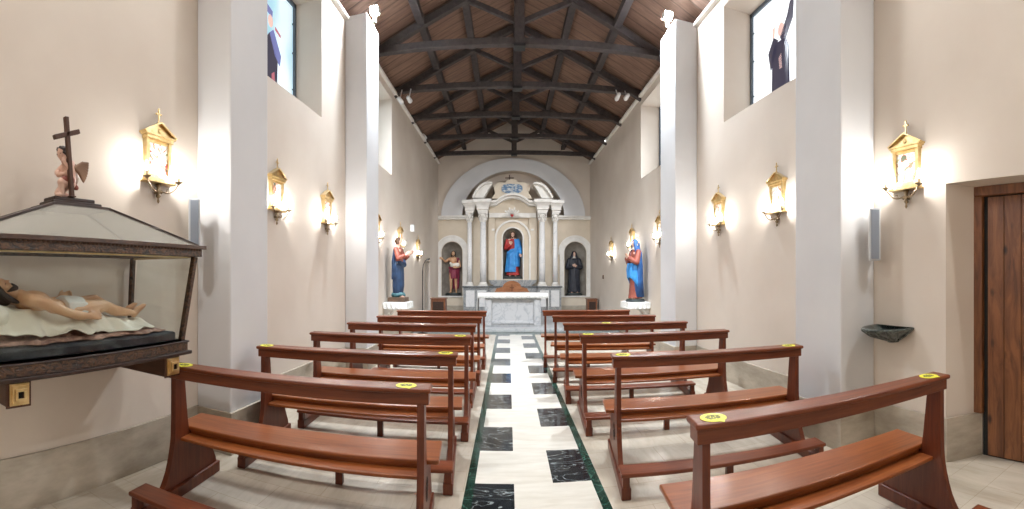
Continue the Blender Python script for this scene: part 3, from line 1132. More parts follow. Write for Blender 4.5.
# ------------------------------------------------------------------ stations of the cross with candle arms
def make_station():
    """local: x along the wall, -y out from it, z up; origin on the wall at mid height"""
    root = empty('station_of_the_cross', (0, 0, 0), 'x', 'wall shrine', group='gilded stations of the cross on the side walls')
    mb = MB()
    def bx(x0, y0, z0, x1, y1, z1): mb.box((x0 * .88, y0, z0 * .9 - .03), (x1 * .88, y1, z1 * .9 - .03))
    bx(-0.15, -0.025, -0.155, 0.15, 0.0, 0.185)
    bx(-0.155, -0.045, -0.165, -0.118, 0, 0.165); bx(0.118, -0.045, -0.165, 0.155, 0, 0.165)
    bx(-0.165, -0.06, 0.150, 0.165, 0, 0.178); bx(-0.185, -0.07, 0.178, 0.185, 0, 0.195)
    bx(-0.165, -0.055, -0.195, 0.165, 0, -0.165); bx(-0.190, -0.07, -0.213, 0.190, 0, -0.195)
    bx(-0.118, -0.038, 0.125, 0.118, -0.02, 0.150); bx(-0.118, -0.038, -0.165, 0.118, -0.02, -0.135)
    mb.build('frame', 'gold', root, bevel=0.003)
    mb = MB()
    zb = 0.145
    mb.prism([(-0.165, zb), (0.165, zb), (0.0, zb + 0.085)], 'y', -0.045, -0.005)
    for s in (-1, 1):
        mb.bar((s * 0.172, -0.035, zb + 0.004), (0, -0.035, zb + 0.095), 0.070, 0.013)
    mb.ball((0, -0.046, zb + 0.032), (0.018, 0.006, 0.018), n=8)
    mb.build('pediment', 'gold', root, bevel=0.003)
    mb = MB()
    mb.box((-0.104, -0.029, -0.152), (0.104, -0.025, 0.086))
    mb.build('picture', 'picture_paint', root)
    mb = MB()
    mb.box((-0.005, -0.040, 0.235), (0.005, -0.030, 0.345)).box((-0.024, -0.040, 0.305), (0.024, -0.030, 0.316))
    mb.ball((0, -0.035, 0.245), 0.012, n=8); mb.ball((0, -0.035, 0.347), 0.008, n=6); mb.ball((-0.025, -0.035, 0.310), 0.008, n=6); mb.ball((0.025, -0.035, 0.310), 0.008, n=6)
    mb.build('cross_finial', 'gold', root)
    mb = MB()
    mb.lathe([(0.003, -0.372), (0.012, -0.355), (0.005, -0.335), (0.022, -0.318), (0.010, -0.30), (0.030, -0.282), (0.012, -0.262), (0.026, -0.222)], (0, -0.03, 0), 12)
    for k in range(4):
        a = PI / 4 + k * PI / 2
        mb.ball((0.026 * math.cos(a), -0.03 + 0.022 * math.sin(a), -0.285), (0.012, 0.010, 0.016), n=6)
    mb.build('drop_finial', 'old_brass', root)
    for s in (-1, 1):
        pts = []
        for i in range(11):
            u = i / 10
            pts.append((s * (0.01 + 0.165 * u), -0.035 - 0.05 * math.sin(u * PI / 2), -0.272 - 0.020 * math.sin(u * PI * 1.2) + 0.055 * u ** 3))
        mb = MB()
        mb.limb(pts, 0.006, 8)
        mb.limb([pts[3], (pts[3][0] + s * 0.01, pts[3][1], pts[3][2] + 0.03), (pts[3][0] + s * 0.03, pts[3][1], pts[3][2] + 0.028)], 0.004, 6)
        arm = mb.build('candle_arm', 'old_brass', root)
        e = pts[-1]
        mb = MB()
        mb.lathe([(0.006, -0.01), (0.014, 0.0), (0.034, 0.008), (0.036, 0.013), (0.014, 0.012), (0.010, 0.02), (0.009, 0.055), (0.008, 0.056)], e, 16)
        mb.build('candle_cup', 'old_brass', arm)
        mb = MB()
        mb.lathe([(0.003, 0.056), (0.009, 0.066), (0.0125, 0.082), (0.009, 0.10), (0.002, 0.122)], e, 10)
        mb.build('candle_bulb', 'candle_glow', arm)
    return root


SY_L = [2.46, 4.29, 5.70, 8.10, 9.92, 11.95]
SY_R = [2.35, 4.22, 5.68, 8.20, 10.15, 12.30]
SWL = ['on the left wall above the column speaker', 'on the left wall, nearer of the pair between the pilasters',
       'on the left wall, farther of the pair between the pilasters', 'on the left wall, half hidden by the far pilaster',
       'on the left wall behind the statue\'s head', 'on the left wall, farthest one, beyond the statue']
SWR = ['on the right wall above the column speaker', 'on the right wall, nearer of the pair between the pilasters',
       'on the right wall, farther of the pair between the pilasters', 'on the right wall just past the far pilaster',
       'on the right wall behind the statue\'s head', 'on the right wall, farthest one, beyond the statue']
st = None
for X, ys, wd, rz in ((XL, SY_L, SWL, -PI / 2 + PI), (XR, SY_R, SWR, -PI / 2)):
    for k, (Y, l) in enumerate(zip(ys, wd)):
        if st is None:
            st = make_station(); o = st
        else:
            o = copy_tree(st)
        o.location = (X, Y, 2.37 - (0, 0, 0, 0.02, 0.07, 0.20)[k])
        o.rotation_euler.z = rz
        o['label'] = 'gilded shrine with candle arms ' + l


# ------------------------------------------------------------------ column speakers
def speaker(x, y, z0, z1, rz, label):
    t = empty('column_speaker', (x, y, z0), label, 'speaker', rz)
    h = z1 - z0
    mb = MB(); mb.box((-0.045, -0.04, 0), (0.045, 0.04, h)); mb.build('housing', 'speaker_white', t, bevel=0.008)
    mb = MB(); mb.box((-0.033, -0.045, 0.015), (0.033, -0.038, h - 0.015)); mb.build('grille', 'speaker_grille', t, bevel=0.002)
    for z in (0.06, h - 0.06):
        mb = MB(); mb.box((-0.012, 0.035, z - 0.012), (0.012, 0.13, z + 0.012)); mb.build('wall_mount', 'speaker_white', t)


speaker(XL + 0.13, 2.77, 1.60, 2.06, 0.75, 'white column speaker in the corner beside the left near pilaster')
speaker(XR - 0.14, 2.60, 1.57, 2.01, -0.75, 'white column speaker in the corner beside the right near pilaster')

# ------------------------------------------------------------------ holy water basin
t = empty('holy_water_basin', (XR, 2.50, 1.01), 'dark green marble holy water basin on the right wall below the speaker', 'basin')
mb = MB()
prof = [(0.02, -0.13), (0.05, -0.125), (0.055, -0.10), (0.10, -0.085), (0.18, -0.045), (0.225, -0.012), (0.232, 0.0), (0.225, 0.008), (0.205, 0.0), (0.14, -0.035), (0.02, -0.05)]
mb.lathe(prof, (0, 0, 0), 28, True, 1.5, 0.92, PI / 2, 3 * PI / 2)
mb.build('bowl', 'basin_marble', t)
mb = MB()
for i in range(9):
    a = PI / 2 + PI * (i + 0.5) / 9
    mb.limb([(1.5 * 0.06 * math.cos(a), 0.06 * math.sin(a), -0.105), (1.5 * 0.17 * math.cos(a), 0.92 * 0.17 * math.sin(a), -0.055), (1.5 * 0.225 * math.cos(a), 0.92 * 0.225 * math.sin(a), -0.008)], [0.010, 0.014, 0.010], 8)
mb.build('fluting', 'basin_marble', t)


# ------------------------------------------------------------------ floodlights and spotlights
WARM = (1.0, 0.985, 0.955)

def flood(x, y, z, label, s, watts=FLOOD_W, both=False, tint=(0.86, 0.93, 1.0)):
    arm = abs(x - (XL if s > 0 else XR)) if y < 1 else abs(x - (-2.10 if s > 0 else 2.50))
    t = empty('floodlight', (x, y, z), label, 'floodlight', group='floodlights on the pilaster heads')
    mb = MB(); mb.box((-0.02, -0.02, -0.16), (0.02, 0.02, -0.02)); mb.box((min(0, -s * arm), -0.015, -0.16), (max(0, -s * arm), 0.015, -0.13))
    mb.build('bracket', 'lamp_white', t)
    mb = MB(); mb.box((-0.07, -0.06, -0.03), (0.07, 0.06, 0.06)); mb.build('housing', 'lamp_white', t, bevel=0.01)
    mb = MB(); mb.box((-0.06, -0.068, -0.022), (0.06, -0.061, 0.052)); mb.box((-0.06, -0.05, -0.036), (0.06, 0.05, -0.031)); mb.build('lens', 'flood_glow', t)
    for dz, e, ww in ((-0.06, (0, 0, 0), 0.45), (0.0, (PI / 2, 0, 0), 0.15)) + (((0.0, (PI, 0, 0), 0.6),) if both else ()):  # both: extra altar-facing lamp added to brighten the far walls
        l = bpy.data.lights.new('flood_lamp', 'AREA')
        l.shape = 'RECTANGLE'
        l.size, l.size_y = 0.12, 0.10
        l.energy = watts * ww
        l.color = tint
        lo = bpy.data.objects.new('flood_lamp', l)
        col.objects.link(lo)
        lo.parent = t
        sy_ = 0 if not e[0] else (-1 if e[0] < 2 else 1)
        lo.location = (s * 0.02, 0.085 * sy_, dz)
        if e[0]:
            lo.rotation_euler = (PI / 2 - 1.2 if sy_ > 0 else -PI / 2 + 0.75, 0, 0)
        l.spread = math.radians(150 if sy_ <= 0 else 125)
    return t


flood(-2.02, 6.62, 5.50, 'glaring white floodlight at the head of the far left pilaster', 1, FLOOD_W * 1.9, True)
flood(2.45, 6.62, 5.50, 'glaring white floodlight at the head of the far right pilaster', -1, FLOOD_W * 1.9, True)
flood(-1.99, 3.10, 5.50, 'added fill floodlight, out of view, at the head of the near left pilaster', 1, FLOOD_W * 0.75, False, WARM)  # near pilaster pair is unseen, added as fill light
flood(2.39, 2.90, 5.50, 'added fill floodlight, out of view, at the head of the near right pilaster', -1, FLOOD_W * 0.75, False, WARM)
flood(-2.2, 0.2, 5.20, 'added fill floodlight, out of view, on the left wall near the entrance', 1, FLOOD_W * 0.85, False, WARM)  # entrance pair is unseen too, added to brighten the near end
flood(2.65, 0.2, 5.22, 'added fill floodlight, out of view, on the right wall near the entrance', -1, FLOOD_W * 0.85, False, WARM)


def spot(x, y, z, dx, label, watts, target, group=None):
    """spotlight hanging from the roof slope, aimed at the altar end"""
    t = empty('spotlight', (x, y, z), label, 'spotlight', group=group)
    d = (Vector(target) - Vector((x, y, z))).normalized()
    ty = min((yy for yy in TY if yy > y), default=y) - y - 0.07
    mb = MB(); mb.limb([-d * 0.04, d * 0.06], [0.042, 0.05], 14); mb.build('lamp_head', 'lamp_white', t)
    mb = MB(); mb.bar((0, 0, 0), (0, ty, TOP + 0.10 - z), 0.018, 0.018); mb.build('stem', 'lamp_white', t)
    mb = MB(); mb.ball(d * 0.085, 0.032, n=8); mb.build('lens', 'spot_glow' if watts > 120 else 'lamp_white', t)
    l = bpy.data.lights.new('spot_lamp', 'SPOT')
    l.energy = watts
    l.spot_size = math.radians(62)
    l.spot_blend = 0.6
    l.shadow_soft_size = 0.04
    l.color = (0.97, 0.98, 1.0)
    lo = bpy.data.objects.new('spot_lamp', l)
    col.objects.link(lo)
    lo.parent = t
    lo.location = d * 0.14
    lo.rotation_euler = d.to_track_quat('-Z', 'Y').to_euler()


SPOTS = ((400, 100, 9.3, 'small white spotlight left of the second truss, nearer the wall', 60, (0.5, 13.5, 1.0)),
         (409, 99, 9.3, 'small white spotlight left of the second truss, farther from the wall', 60, (-0.5, 15.7, 2.5)),
         (424, 133, 12.7, 'small white spotlight by the left wall head near the fourth truss', 70, (0.5, 15.7, 1.8)),
         (618, 96, 9.3, 'small white spotlight right of the second truss, farther from the wall', 60, (0.5, 13.0, 1.0)),
         (627, 96.5, 9.3, 'small white spotlight right of the second truss, nearer the wall', 60, (0.8, 15.7, 2.5)),
         (608, 133, 12.7, 'small lit spotlight by the right wall head near the fourth truss', 150, (-0.3, 15.7, 2.6)))
for px_, py_, Y, lab, ww, tg in SPOTS:
    X = px(px_, Y)
    spot(X, Y, min(pz(py_, X, Y), roofz(X) - 0.12), 0, lab, ww, tg, 'white spotlights under the roof')

# ------------------------------------------------------------------ altarpiece
ap = empty('altarpiece', (NX, YF, STEP_Z), 'white stucco altarpiece with four columns and broken pediment on the front wall', 'altarpiece')


def L_(x, z):
    return (x - NX, z - STEP_Z)


def lx(xp): return X_(xp) - NX


def lz(yp): return Z_(yp) - STEP_Z


mb = MB()
mb.box((lx(464.5), -0.45, 0), (lx(488.5), 0, lz(287)))
mb.box((lx(537), -0.45, 0), (lx(560), 0, lz(287)))
mb.box((lx(488.5), -0.30, 0), (lx(537), 0, lz(287)))
mb.build('podium', 'grey_marble', ap, bevel=0.006)
for a, b_ in ((467, 475.5), (478, 487), (539, 548), (550, 558)):
    mb = MB()
    mb.box((lx(a), -0.463, lz(306)), (lx(b_), -0.45, lz(290)))
    mb.build('podium_panel', 'white_marble', ap, bevel=0.004)
mb = MB()
mb.box((lx(463.5), -0.50, lz(287.3)), (lx(489), 0, lz(285.8))).box((lx(536.5), -0.50, lz(287.3)), (lx(561), 0, lz(285.8))).box((lx(489), -0.34, lz(287.3)), (lx(536.5), 0, lz(285.8)))
mb.build('podium_ledge', 'dark_grey_marble', ap, bevel=0.006)
mb = MB()
mb.prism([(lx(489), lz(280)), (lx(536.5), lz(280)), (lx(534), lz(283.5)), (lx(531), lz(285.8)), (lx(494.5), lz(285.8)), (lx(491), lz(283.5))], 'y', -0.30, 0)
mb.build('niche_sill', 'grey_marble', ap, bevel=0.006)
for a, b_ in ((488.5, 495.0), (529.0, 536.8)):
    mb = MB()
    mb.box((lx(a), -0.10, lz(280)), (lx(b_), 0, lz(215)))
    mb.build('back_pier', 'cream_plaster', ap, bevel=0.01)
# centre niche surround
x0, x1, z0, z1 = niches[1]
mb = MB()
o_, _, _ = outline(x0 - NX, x1 - NX, lz(280), z1 - STEP_Z, grow=0.30)
i_, _, _ = outline(x0 - NX, x1 - NX, lz(280), z1 - STEP_Z, grow=0.0)
mb.band(o_, i_, -0.07, 0)
mb.build('niche_surround', 'cream_plaster', ap, bevel=0.004)
mb = MB()
o_, _, _ = outline(x0 - NX, x1 - NX, lz(280), z1 - STEP_Z, grow=0.28)
i_, _, _ = outline(x0 - NX, x1 - NX, lz(280), z1 - STEP_Z, grow=0.215)
mb.band(o_, i_, -0.12, -0.06)
o_, _, _ = outline(x0 - NX, x1 - NX, lz(280), z1 - STEP_Z, grow=0.045)
i_, _, _ = outline(x0 - NX, x1 - NX, lz(280), z1 - STEP_Z, grow=0.0)
mb.band(o_, i_, -0.10, -0.06)
for s, xx in ((-1, x0 - NX - 0.28), (1, x1 - NX + 0.28)):
    mb.box((min(xx, xx + s * 0.10), -0.12, lz(231)), (max(xx, xx + s * 0.10), 0, lz(229)))
mb.build('niche_moulding', 'stucco_white', ap, bevel=0.006)
# columns
for xc, r, yo in ((483.6, 0.108, -0.30), (541.5, 0.108, -0.30), (470.0, 0.085, -0.18), (554.9, 0.085, -0.18)):
    c = (lx(xc), yo, 0)
    zb, zt = lz(286), lz(223)
    mb = MB()
    H_ = zt - zb
    mb.lathe([(r, zb + 0.14), (r * 1.02, zb + H_ * 0.33), (r * 0.88, zt)], c, 24)
    cl = mb.build('column', 'white_marble', ap)
    mb = MB()
    mb.box((c[0] - r * 1.45, yo - r * 1.45, zb), (c[0] + r * 1.45, yo + r * 1.45, zb + 0.05))
    mb.lathe([(r * 1.35, zb + 0.05), (r * 1.4, zb + 0.075), (r * 1.15, zb + 0.10), (r * 1.2, zb + 0.12), (r, zb + 0.145)], c, 24)
    mb.build('column_base', 'stucco_white', cl)
    mb = MB()
    hc = lz(213.5) - zt
    mb.lathe([(r * 0.95, zt), (r * 1.05, zt + 0.015), (r * 0.9, zt + 0.03), (r * 1.0, zt + hc * 0.5), (r * 1.35, zt + hc * 0.85)], c, 20)
    for ring_, z_, rr_ in ((8, 0.30, 1.12), (8, 0.60, 1.32)):
        for q in range(ring_):
            a = 2 * PI * (q + (0.5 if z_ > 0.5 else 0)) / ring_
            mb.ball((c[0] + r * rr_ * math.cos(a), yo + r * rr_ * math.sin(a), zt + hc * z_), (r * 0.28, r * 0.28, hc * 0.17), n=6)
    for q in range(4):
        a = PI / 4 + q * PI / 2
        mb.ball((c[0] + r * 1.6 * math.cos(a), yo + r * 1.6 * math.sin(a), zt + hc * 0.80), r * 0.33, n=6)
    mb.box((c[0] - r * 1.5, yo - r * 1.5, zt + hc * 0.88), (c[0] + r * 1.5, yo + r * 1.5, zt + hc))
    mb.build('capital', 'stucco_white', cl)
# entablature blocks flaring upwards: (x centre, half width low/high, y front low/high)
for xc, w0, w1, f0, f1, rot in ((483.2, 0.17, 0.30, -0.46, -0.62, 0), (541.8, 0.17, 0.30, -0.46, -0.62, 0), (470.4, 0.14, 0.26, -0.32, -0.46, 1), (555.6, 0.14, 0.26, -0.32, -0.46, -1)):
    c = lx(xc)
    mb = MB()
    zb, zt = lz(213.5), lz(201.5)
    lev = [(0, 0), (0.16, 0), (0.2, 0.22), (0.34, 0.2), (0.5, 0.35), (0.72, 0.85), (0.74, 1.0), (1.0, 1.0)]
    prev = None
    fs = []
    for u, v in lev:
        hw = w0 + (w1 - w0) * v
        ff = f0 + (f1 - f0) * v
        z = zb + (zt - zb) * u
        q = [mb.bm.verts.new(p) for p in ((c - hw, 0, z), (c - hw, ff, z), (c + hw, ff, z), (c + hw, 0, z))]
        if prev:
            for i in range(4):
                fs.append(mb.bm.faces.new((prev[i], prev[(i + 1) % 4], q[(i + 1) % 4], q[i])))
        else:
            fs.append(mb.bm.faces.new(q[::-1]))
        prev = q
    fs.append(mb.bm.faces.new(prev))
    mb._mark(fs)
    mb.build('entablature_block', 'stucco_white', ap, bevel=0.005)
# architrave between the columns
mb = MB()
mb.box((lx(489), -0.16, lz(218)), (lx(536), 0, lz(213.5)))
mb.build('architrave', 'stucco_white', ap, bevel=0.006)
# arched cornice between
n = 24
def arc_pts(xa, xb, base, rise, n=24, flat=0.16):
    out_ = []
    for i in range(n + 1):
        u = i / n
        x = xa + (xb - xa) * u
        if u < flat or u > 1 - flat:
            z = base
        else:
            v = (u - flat) / (1 - 2 * flat)
            z = base + rise * math.sin(PI * v) ** 0.8
        out_.append((x, z))
    return out_
mb = MB()
a1_ = arc_pts(lx(489), lx(536), lz(204.5), 0.25)
mb.band([(x, z + 0.07) for x, z in a1_], a1_, -0.50, 0)
mb.band([(x, z) for x, z in a1_], [(x, z - 0.09) for x, z in a1_], -0.38, 0)
mb.build('arched_cornice', 'stucco_white', ap, bevel=0.004)
mb = MB()
mb.band([(x, z - 0.08) for x, z in a1_], [(x, lz(213.6)) for x, z in a1_], -0.12, 0)
mb.build('frieze', 'cream_plaster', ap)
# broken pediment segments
for s in (-1, 1):
    prof_o = [(551.5, 200.2), (549.3, 196.0), (546.8, 192.2), (543.6, 188.8), (540.0, 186.6), (536.0, 185.8), (532.6, 186.0)]
    prof_i = [(541.0, 200.2), (539.8, 198.0), (538.4, 195.6), (537.0, 193.2), (535.5, 190.8), (534.0, 188.6), (532.6, 187.0)]
    if s < 0:
        prof_o = [(1025.2 - x, z - 0.4) for x, z in prof_o]
        prof_i = [(1025.2 - x, z - 0.4) for x, z in prof_i]
    pts_o = [(lx(x), lz(z)) for x, z in prof_o]
    pts_i = [(lx(x), lz(z)) for x, z in prof_i]
    mb = MB()
    mb.band(pts_o, pts_i, -0.44, 0.05)
    mb.band([(x + s * 0.015, z + 0.035) for x, z in pts_o], [(x - s * 0.02, z - 0.03) for x, z in pts_o], -0.54, 0.05)
    mb.build('pediment_segment', 'stucco_white', ap, bevel=0.004)
# cartouche block with the painted tablet
mb = MB()
mb.prism([(lx(492), lz(200)), (lx(532), lz(200)), (lx(528.5), lz(195)), (lx(530), lz(187)), (lx(524), lz(184)), (lx(519), lz(184.5)), (lx(516), lz(182)), (lx(512), lz(180.5)), (lx(508), lz(182)),
          (lx(505), lz(184.5)), (lx(499), lz(184)), (lx(494), lz(187)), (lx(495.5), lz(195))], 'y', -0.30, 0.38)
mb.build('cartouche', 'cream_plaster', ap, bevel=0.01)
mb = MB()
mb.prism([(lx(512) + 0.36 * math.copysign(abs(math.cos(a)) ** 0.6, math.cos(a)), lz(190.3) + 0.16 * math.copysign(abs(math.sin(a)) ** 0.7, math.sin(a))) for a in [2 * PI * i / 24 for i in range(24)]], 'y', -0.32, -0.30)
mb.build('painted_tablet', 'tablet_blue', ap)
# sacred heart with rays
mb = MB()
hc_ = (lx(512), lz(216.5))
for i in range(11):
    a = PI * (i + 0.0) / 10
    L1 = 0.30 if i % 2 == 0 else 0.24
    ca, sa = math.cos(a), math.sin(a)
    px1 = (hc_[0] + 0.09 * ca, hc_[1] + 0.09 * sa)
    px2 = (hc_[0] + L1 * ca, hc_[1] + L1 * sa)
    nx, nz = -sa, ca
    mb.prism([(px1[0] - nx * 0.010, px1[1] - nz * 0.010), (px2[0] - nx * 0.028, px2[1] - nz * 0.028), (px2[0] + nx * 0.028, px2[1] + nz * 0.028), (px1[0] + nx * 0.010, px1[1] + nz * 0.010)], 'y', -0.22, -0.11)
mb.build('sunburst', 'stucco_white', ap)
mb = MB()
mb.limb([(hc_[0] - 0.022, -0.20, hc_[1] + 0.02), (hc_[0], -0.20, hc_[1] - 0.045)], [0.035, 0.012], 10)
mb.limb([(hc_[0] + 0.022, -0.20, hc_[1] + 0.02), (hc_[0], -0.20, hc_[1] - 0.045)], [0.035, 0.012], 10)
mb.build('heart', 'robe_red', ap, remesh=0.006)
# cross above
mb = MB()
cx_, cy_ = X_(509.5), YF + 0.05
mb.box((cx_ - 0.016, cy_ - 0.016, Z_(184.3)), (cx_ + 0.016, cy_ + 0.016, Z_(174.5)))
mb.box((cx_ - 0.15, cy_ - 0.014, Z_(178.2)), (cx_ + 0.15, cy_ + 0.014, Z_(177.2)))
tag(mb.build('cross', 'cross_wood', bevel=0.003), 'thin dark cross standing on top of the altarpiece cartouche', 'cross')

# ------------------------------------------------------------------ altar table
AX, AY = 0.13, 12.0
t = empty('altar', (AX, AY, STEP_Z), 'white marble altar table standing in front of the altarpiece', 'altar')
mb = MB()
mb.box((-0.74, 0.08, 0.0), (0.74, 0.62, 0.80))
mb.build('body', 'altar_marble', t, bevel=0.008)
mb = MB()
for lo, hi in (((-0.70, 0.05, 0.06), (0.70, 0.085, 0.14)), ((-0.70, 0.05, 0.68), (0.70, 0.085, 0.76)), ((-0.70, 0.05, 0.06), (-0.60, 0.085, 0.76)), ((0.60, 0.05, 0.06), (0.70, 0.085, 0.76))):
    mb.box(lo, hi)
mb.build('front_frame', 'altar_marble', t, bevel=0.01)
for x in (-0.66, 0.66):
    mb = MB()
    mb.box((x - 0.09, -0.0, 0), (x + 0.09, 0.12, 0.80)); mb.box((x - 0.06, -0.015, 0.12), (x + 0.06, 0.01, 0.70))
    mb.build('corner_pier', 'altar_marble', t, bevel=0.008)
mb = MB()
mb.box((-0.9, -0.04, 0.80), (0.9, 0.70, 0.875))
mb.build('table_top', 'altar_marble', t, bevel=0.01)
mb = MB()
mb.box((-0.78, -0.03, 0), (0.78, 0.68, 0.02))
mb.build('plinth', 'grey_marble', t, bevel=0.004)
# cloth with lace drop
mb = MB()
xs = lin(-0.935, 0.935, 90)


def cl_sheet(path, w0=0.004):
    """path: list of (z, y) cross-section for each x; thin sheet"""
    bm = mb.bm
    prev = None
    fs = []
    for x in xs:
        q = []
        for z, yv in path(x):
            q.append(bm.verts.new((x, yv, z)))
        if prev:
            for i in range(len(q) - 1):
                fs.append(bm.faces.new((prev[i], prev[i + 1], q[i + 1], q[i])))
        prev = q
    mb._mark(fs, True)


def cp(x):
    w_ = 0.007 * math.sin(x * 34) + 0.004 * math.sin(x * 71 + 1)
    sc_ = 0.012 * abs(math.sin(x * 26))
    return [(0.76 - sc_, -0.062 + w_ - 0.004), (0.82, -0.056 + w_ * 0.5), (0.878, -0.050), (0.885, -0.035), (0.885, 0.35), (0.884, 0.70), (0.876, 0.712), (0.76 - sc_, 0.72 + w_)]


cl_sheet(cp)
for s in (-1, 1):
    prev = None
    fs = []
    for i in range(25):
        yv = -0.045 + 0.75 * i / 24
        w_ = 0.012 * math.sin(i * 1.3)
        q = [mb.bm.verts.new(p) for p in ((s * 0.933, yv, 0.884), (s * (0.95 + w_ * 0.5), yv, 0.6), (s * (0.965 + w_), yv, 0.30 - 0.01 * abs(math.sin(i * 0.9))))]
        if prev:
            for j in range(2):
                fs.append(mb.bm.faces.new((prev[j], prev[j + 1], q[j + 1], q[j])))
        prev = q
    mb._mark(fs, True)
o = mb.build('altar_cloth', 'lace')
o.location = (AX, AY, STEP_Z)
sd = o.modifiers.new('t', 'SOLIDIFY'); sd.thickness = 0.004; sd.offset = 1
tag(o, 'white lace-edged cloth covering the altar table', 'altar cloth')

# celebrant's wooden bench behind the altar
t = empty('celebrant_bench', (px(512, 13.9), 13.9, STEP_Z), 'light brown wooden bench with arched back behind the altar', 'bench')
mb = MB()
zt = 1.27 - STEP_Z
pts = [(-0.30, 0.50)] + [(-0.30 * math.cos(PI * i / 16), zt - 0.24 + 0.24 * math.sin(PI * i / 16)) for i in range(17)] + [(0.30, 0.50)]
mb.prism(pts, 'y', 0.20, 0.24)
mb.build('backrest', 'chair_wood', t, bevel=0.006)
for s in (-1, 1):
    mb = MB()
    xx = [s * (0.30 + 0.24 * i / 8) for i in range(9)]
    mb.strip(xx, lambda x: 0.45, lambda x: 0.98 - 0.12 * (abs(x) - 0.30) / 0.24 if abs(x) > 0.5 else 1.0 - 0.05 * math.sin((abs(x) - 0.3) / 0.24 * PI / 2) + (0.0), 0.20, 0.24)
    mb.build('side_wing', 'chair_wood', t)
    mb = MB()
    mb.box((s * 0.5 - 0.02, -0.20, 0.0), (s * 0.5 + 0.02, 0.24, 0.62))
    mb.build('end_support', 'chair_wood', t, bevel=0.005)
mb = MB()
mb.box((-0.54, -0.22, 0.42), (0.54, 0.22, 0.46))
mb.build('seat', 'chair_wood', t, bevel=0.008)
mb = MB()
mb.box((-0.012, 0.18, 0.78), (0.012, 0.20, 1.08)).box((-0.07, 0.18, 0.96), (0.07, 0.20, 0.985))
mb.build('carved_cross', 'lectern_wood', t)


# wooden lecterns either side
def lectern(x, y, wd, ht, label):
    t = empty('lectern', (x, y, STEP_Z if y > STEP_Y else 0), label, 'lectern')
    mb = MB(); mb.box((-wd / 2, -0.15, 0.06), (wd / 2, 0.15, ht - 0.03)); mb.build('body', 'lectern_wood', t, bevel=0.006)
    mb = MB(); mb.box((-wd / 2 - 0.02, -0.17, 0), (wd / 2 + 0.02, 0.17, 0.06)); mb.build('plinth', 'lectern_wood', t, bevel=0.004)
    mb = MB(); mb.prism([(-0.18, ht - 0.03), (0.18, ht - 0.03), (0.18, ht + 0.0), (-0.18, ht - 0.01)], 'x', -wd / 2 - 0.02, wd / 2 + 0.02); mb.build('top', 'lectern_wood', t, bevel=0.004)
    mb = MB(); mb.box((-wd / 2 + 0.05, -0.156, 0.14), (wd / 2 - 0.05, -0.15, ht - 0.1)); mb.build('front_panel', 'dark_case_wood', t, bevel=0.003)


lectern(px(439, 12.3), 12.3, 0.40, 0.74, 'plain brown wooden lectern box left of the altar')
lectern(px(591.5, 14.2), 14.2, 0.31, 0.62, 'small brown wooden cabinet right of the altar by the wall')
# microphone stand
t = empty('microphone_stand', (px(422.5, 11.0), 11.0, 0), 'thin black microphone stand beside the left wall before the step', 'microphone stand')
mb = MB(); mb.lathe([(0.13, 0), (0.13, 0.012), (0.02, 0.03), (0.012, 0.04)], (0, 0, 0), 20); mb.build('base', 'black_iron', t)
mb = MB(); mb.limb([(0, 0, 0.03), (0, 0, 1.55)], 0.011, 8); mb.build('pole', 'black_iron', t)
mb = MB(); mb.limb([(0, 0, 1.55), (0.02, -0.0, 1.70), (0.07, 0, 1.80), (0.11, 0, 1.83)], 0.008, 8); mb.build('gooseneck', 'black_iron', t)
mb = MB(); mb.limb([(0.11, 0, 1.83), (0.17, 0, 1.85)], [0.012, 0.018], 10); mb.build('microphone', 'black_iron', t)
# little wall fittings
mb = MB(); mb.box((XR - 0.03, 13.4, 1.33), (XR, 13.5, 1.45)); mb.box((XR - 0.036, 13.43, 1.37), (XR - 0.03, 13.47, 1.41))
tag(mb.build('wall_switch', 'pedestal_wood', bevel=0.004), 'small grey switch plate on the right wall beyond the statue', 'switch')
mb = MB(); mb.box((XL, 11.1, 2.55), (XL + 0.09, 11.25, 2.72)); mb.box((XL + 0.088, 11.12, 2.57), (XL + 0.094, 11.23, 2.70))
tag(mb.build('wall_sensor', 'lamp_white', bevel=0.01), 'small white alarm box high on the left wall between the last two stations', 'alarm box')


# ------------------------------------------------------------------ statues
def V(*a): return Vector(a)


def hand(mb, wrist, d, up, s, curl=0.35):
    """palm, four fingers and a thumb; d = pointing direction, up = thumb side, s = hand length"""
    d = Vector(d).normalized(); up = Vector(up)
    up = (up - d * up.dot(d)).normalized()
    nrm = d.cross(up)
    wrist = Vector(wrist)
    pal = [wrist, wrist + d * s * 0.25, wrist + d * s * 0.48]
    for k in (-1, 0, 1):
        mb.limb([wrist + up * s * 0.07 * k, wrist + d * s * 0.28 + up * s * 0.14 * k, wrist + d * s * 0.47 + up * s * 0.16 * k], [s * 0.13, s * 0.12, s * 0.10], 8)
    for i, (off, ln) in enumerate(((0.20, 0.42), (0.07, 0.48), (-0.07, 0.44), (-0.20, 0.34))):
        b0 = wrist + d * s * 0.46 + up * s * off
        b1 = b0 + (d + nrm * curl * 0.4 + up * off * 0.3).normalized() * s * ln * 0.5
        b2 = b1 + (d + nrm * curl * 1.6 + up * off * 0.3).normalized() * s * ln * 0.5
        mb.limb([b0, b1, b2], [s * 0.068, s * 0.06, s * 0.045], 8)
    b0 = wrist + d * s * 0.15 + up * s * 0.16
    b1 = b0 + (d * 0.6 + up * 0.8).normalized() * s * 0.22
    b2 = b1 + (d * 0.9 + up * 0.35).normalized() * s * 0.20
    mb.limb([b0, b1, b2], [s * 0.085, s * 0.07, s * 0.05], 8)


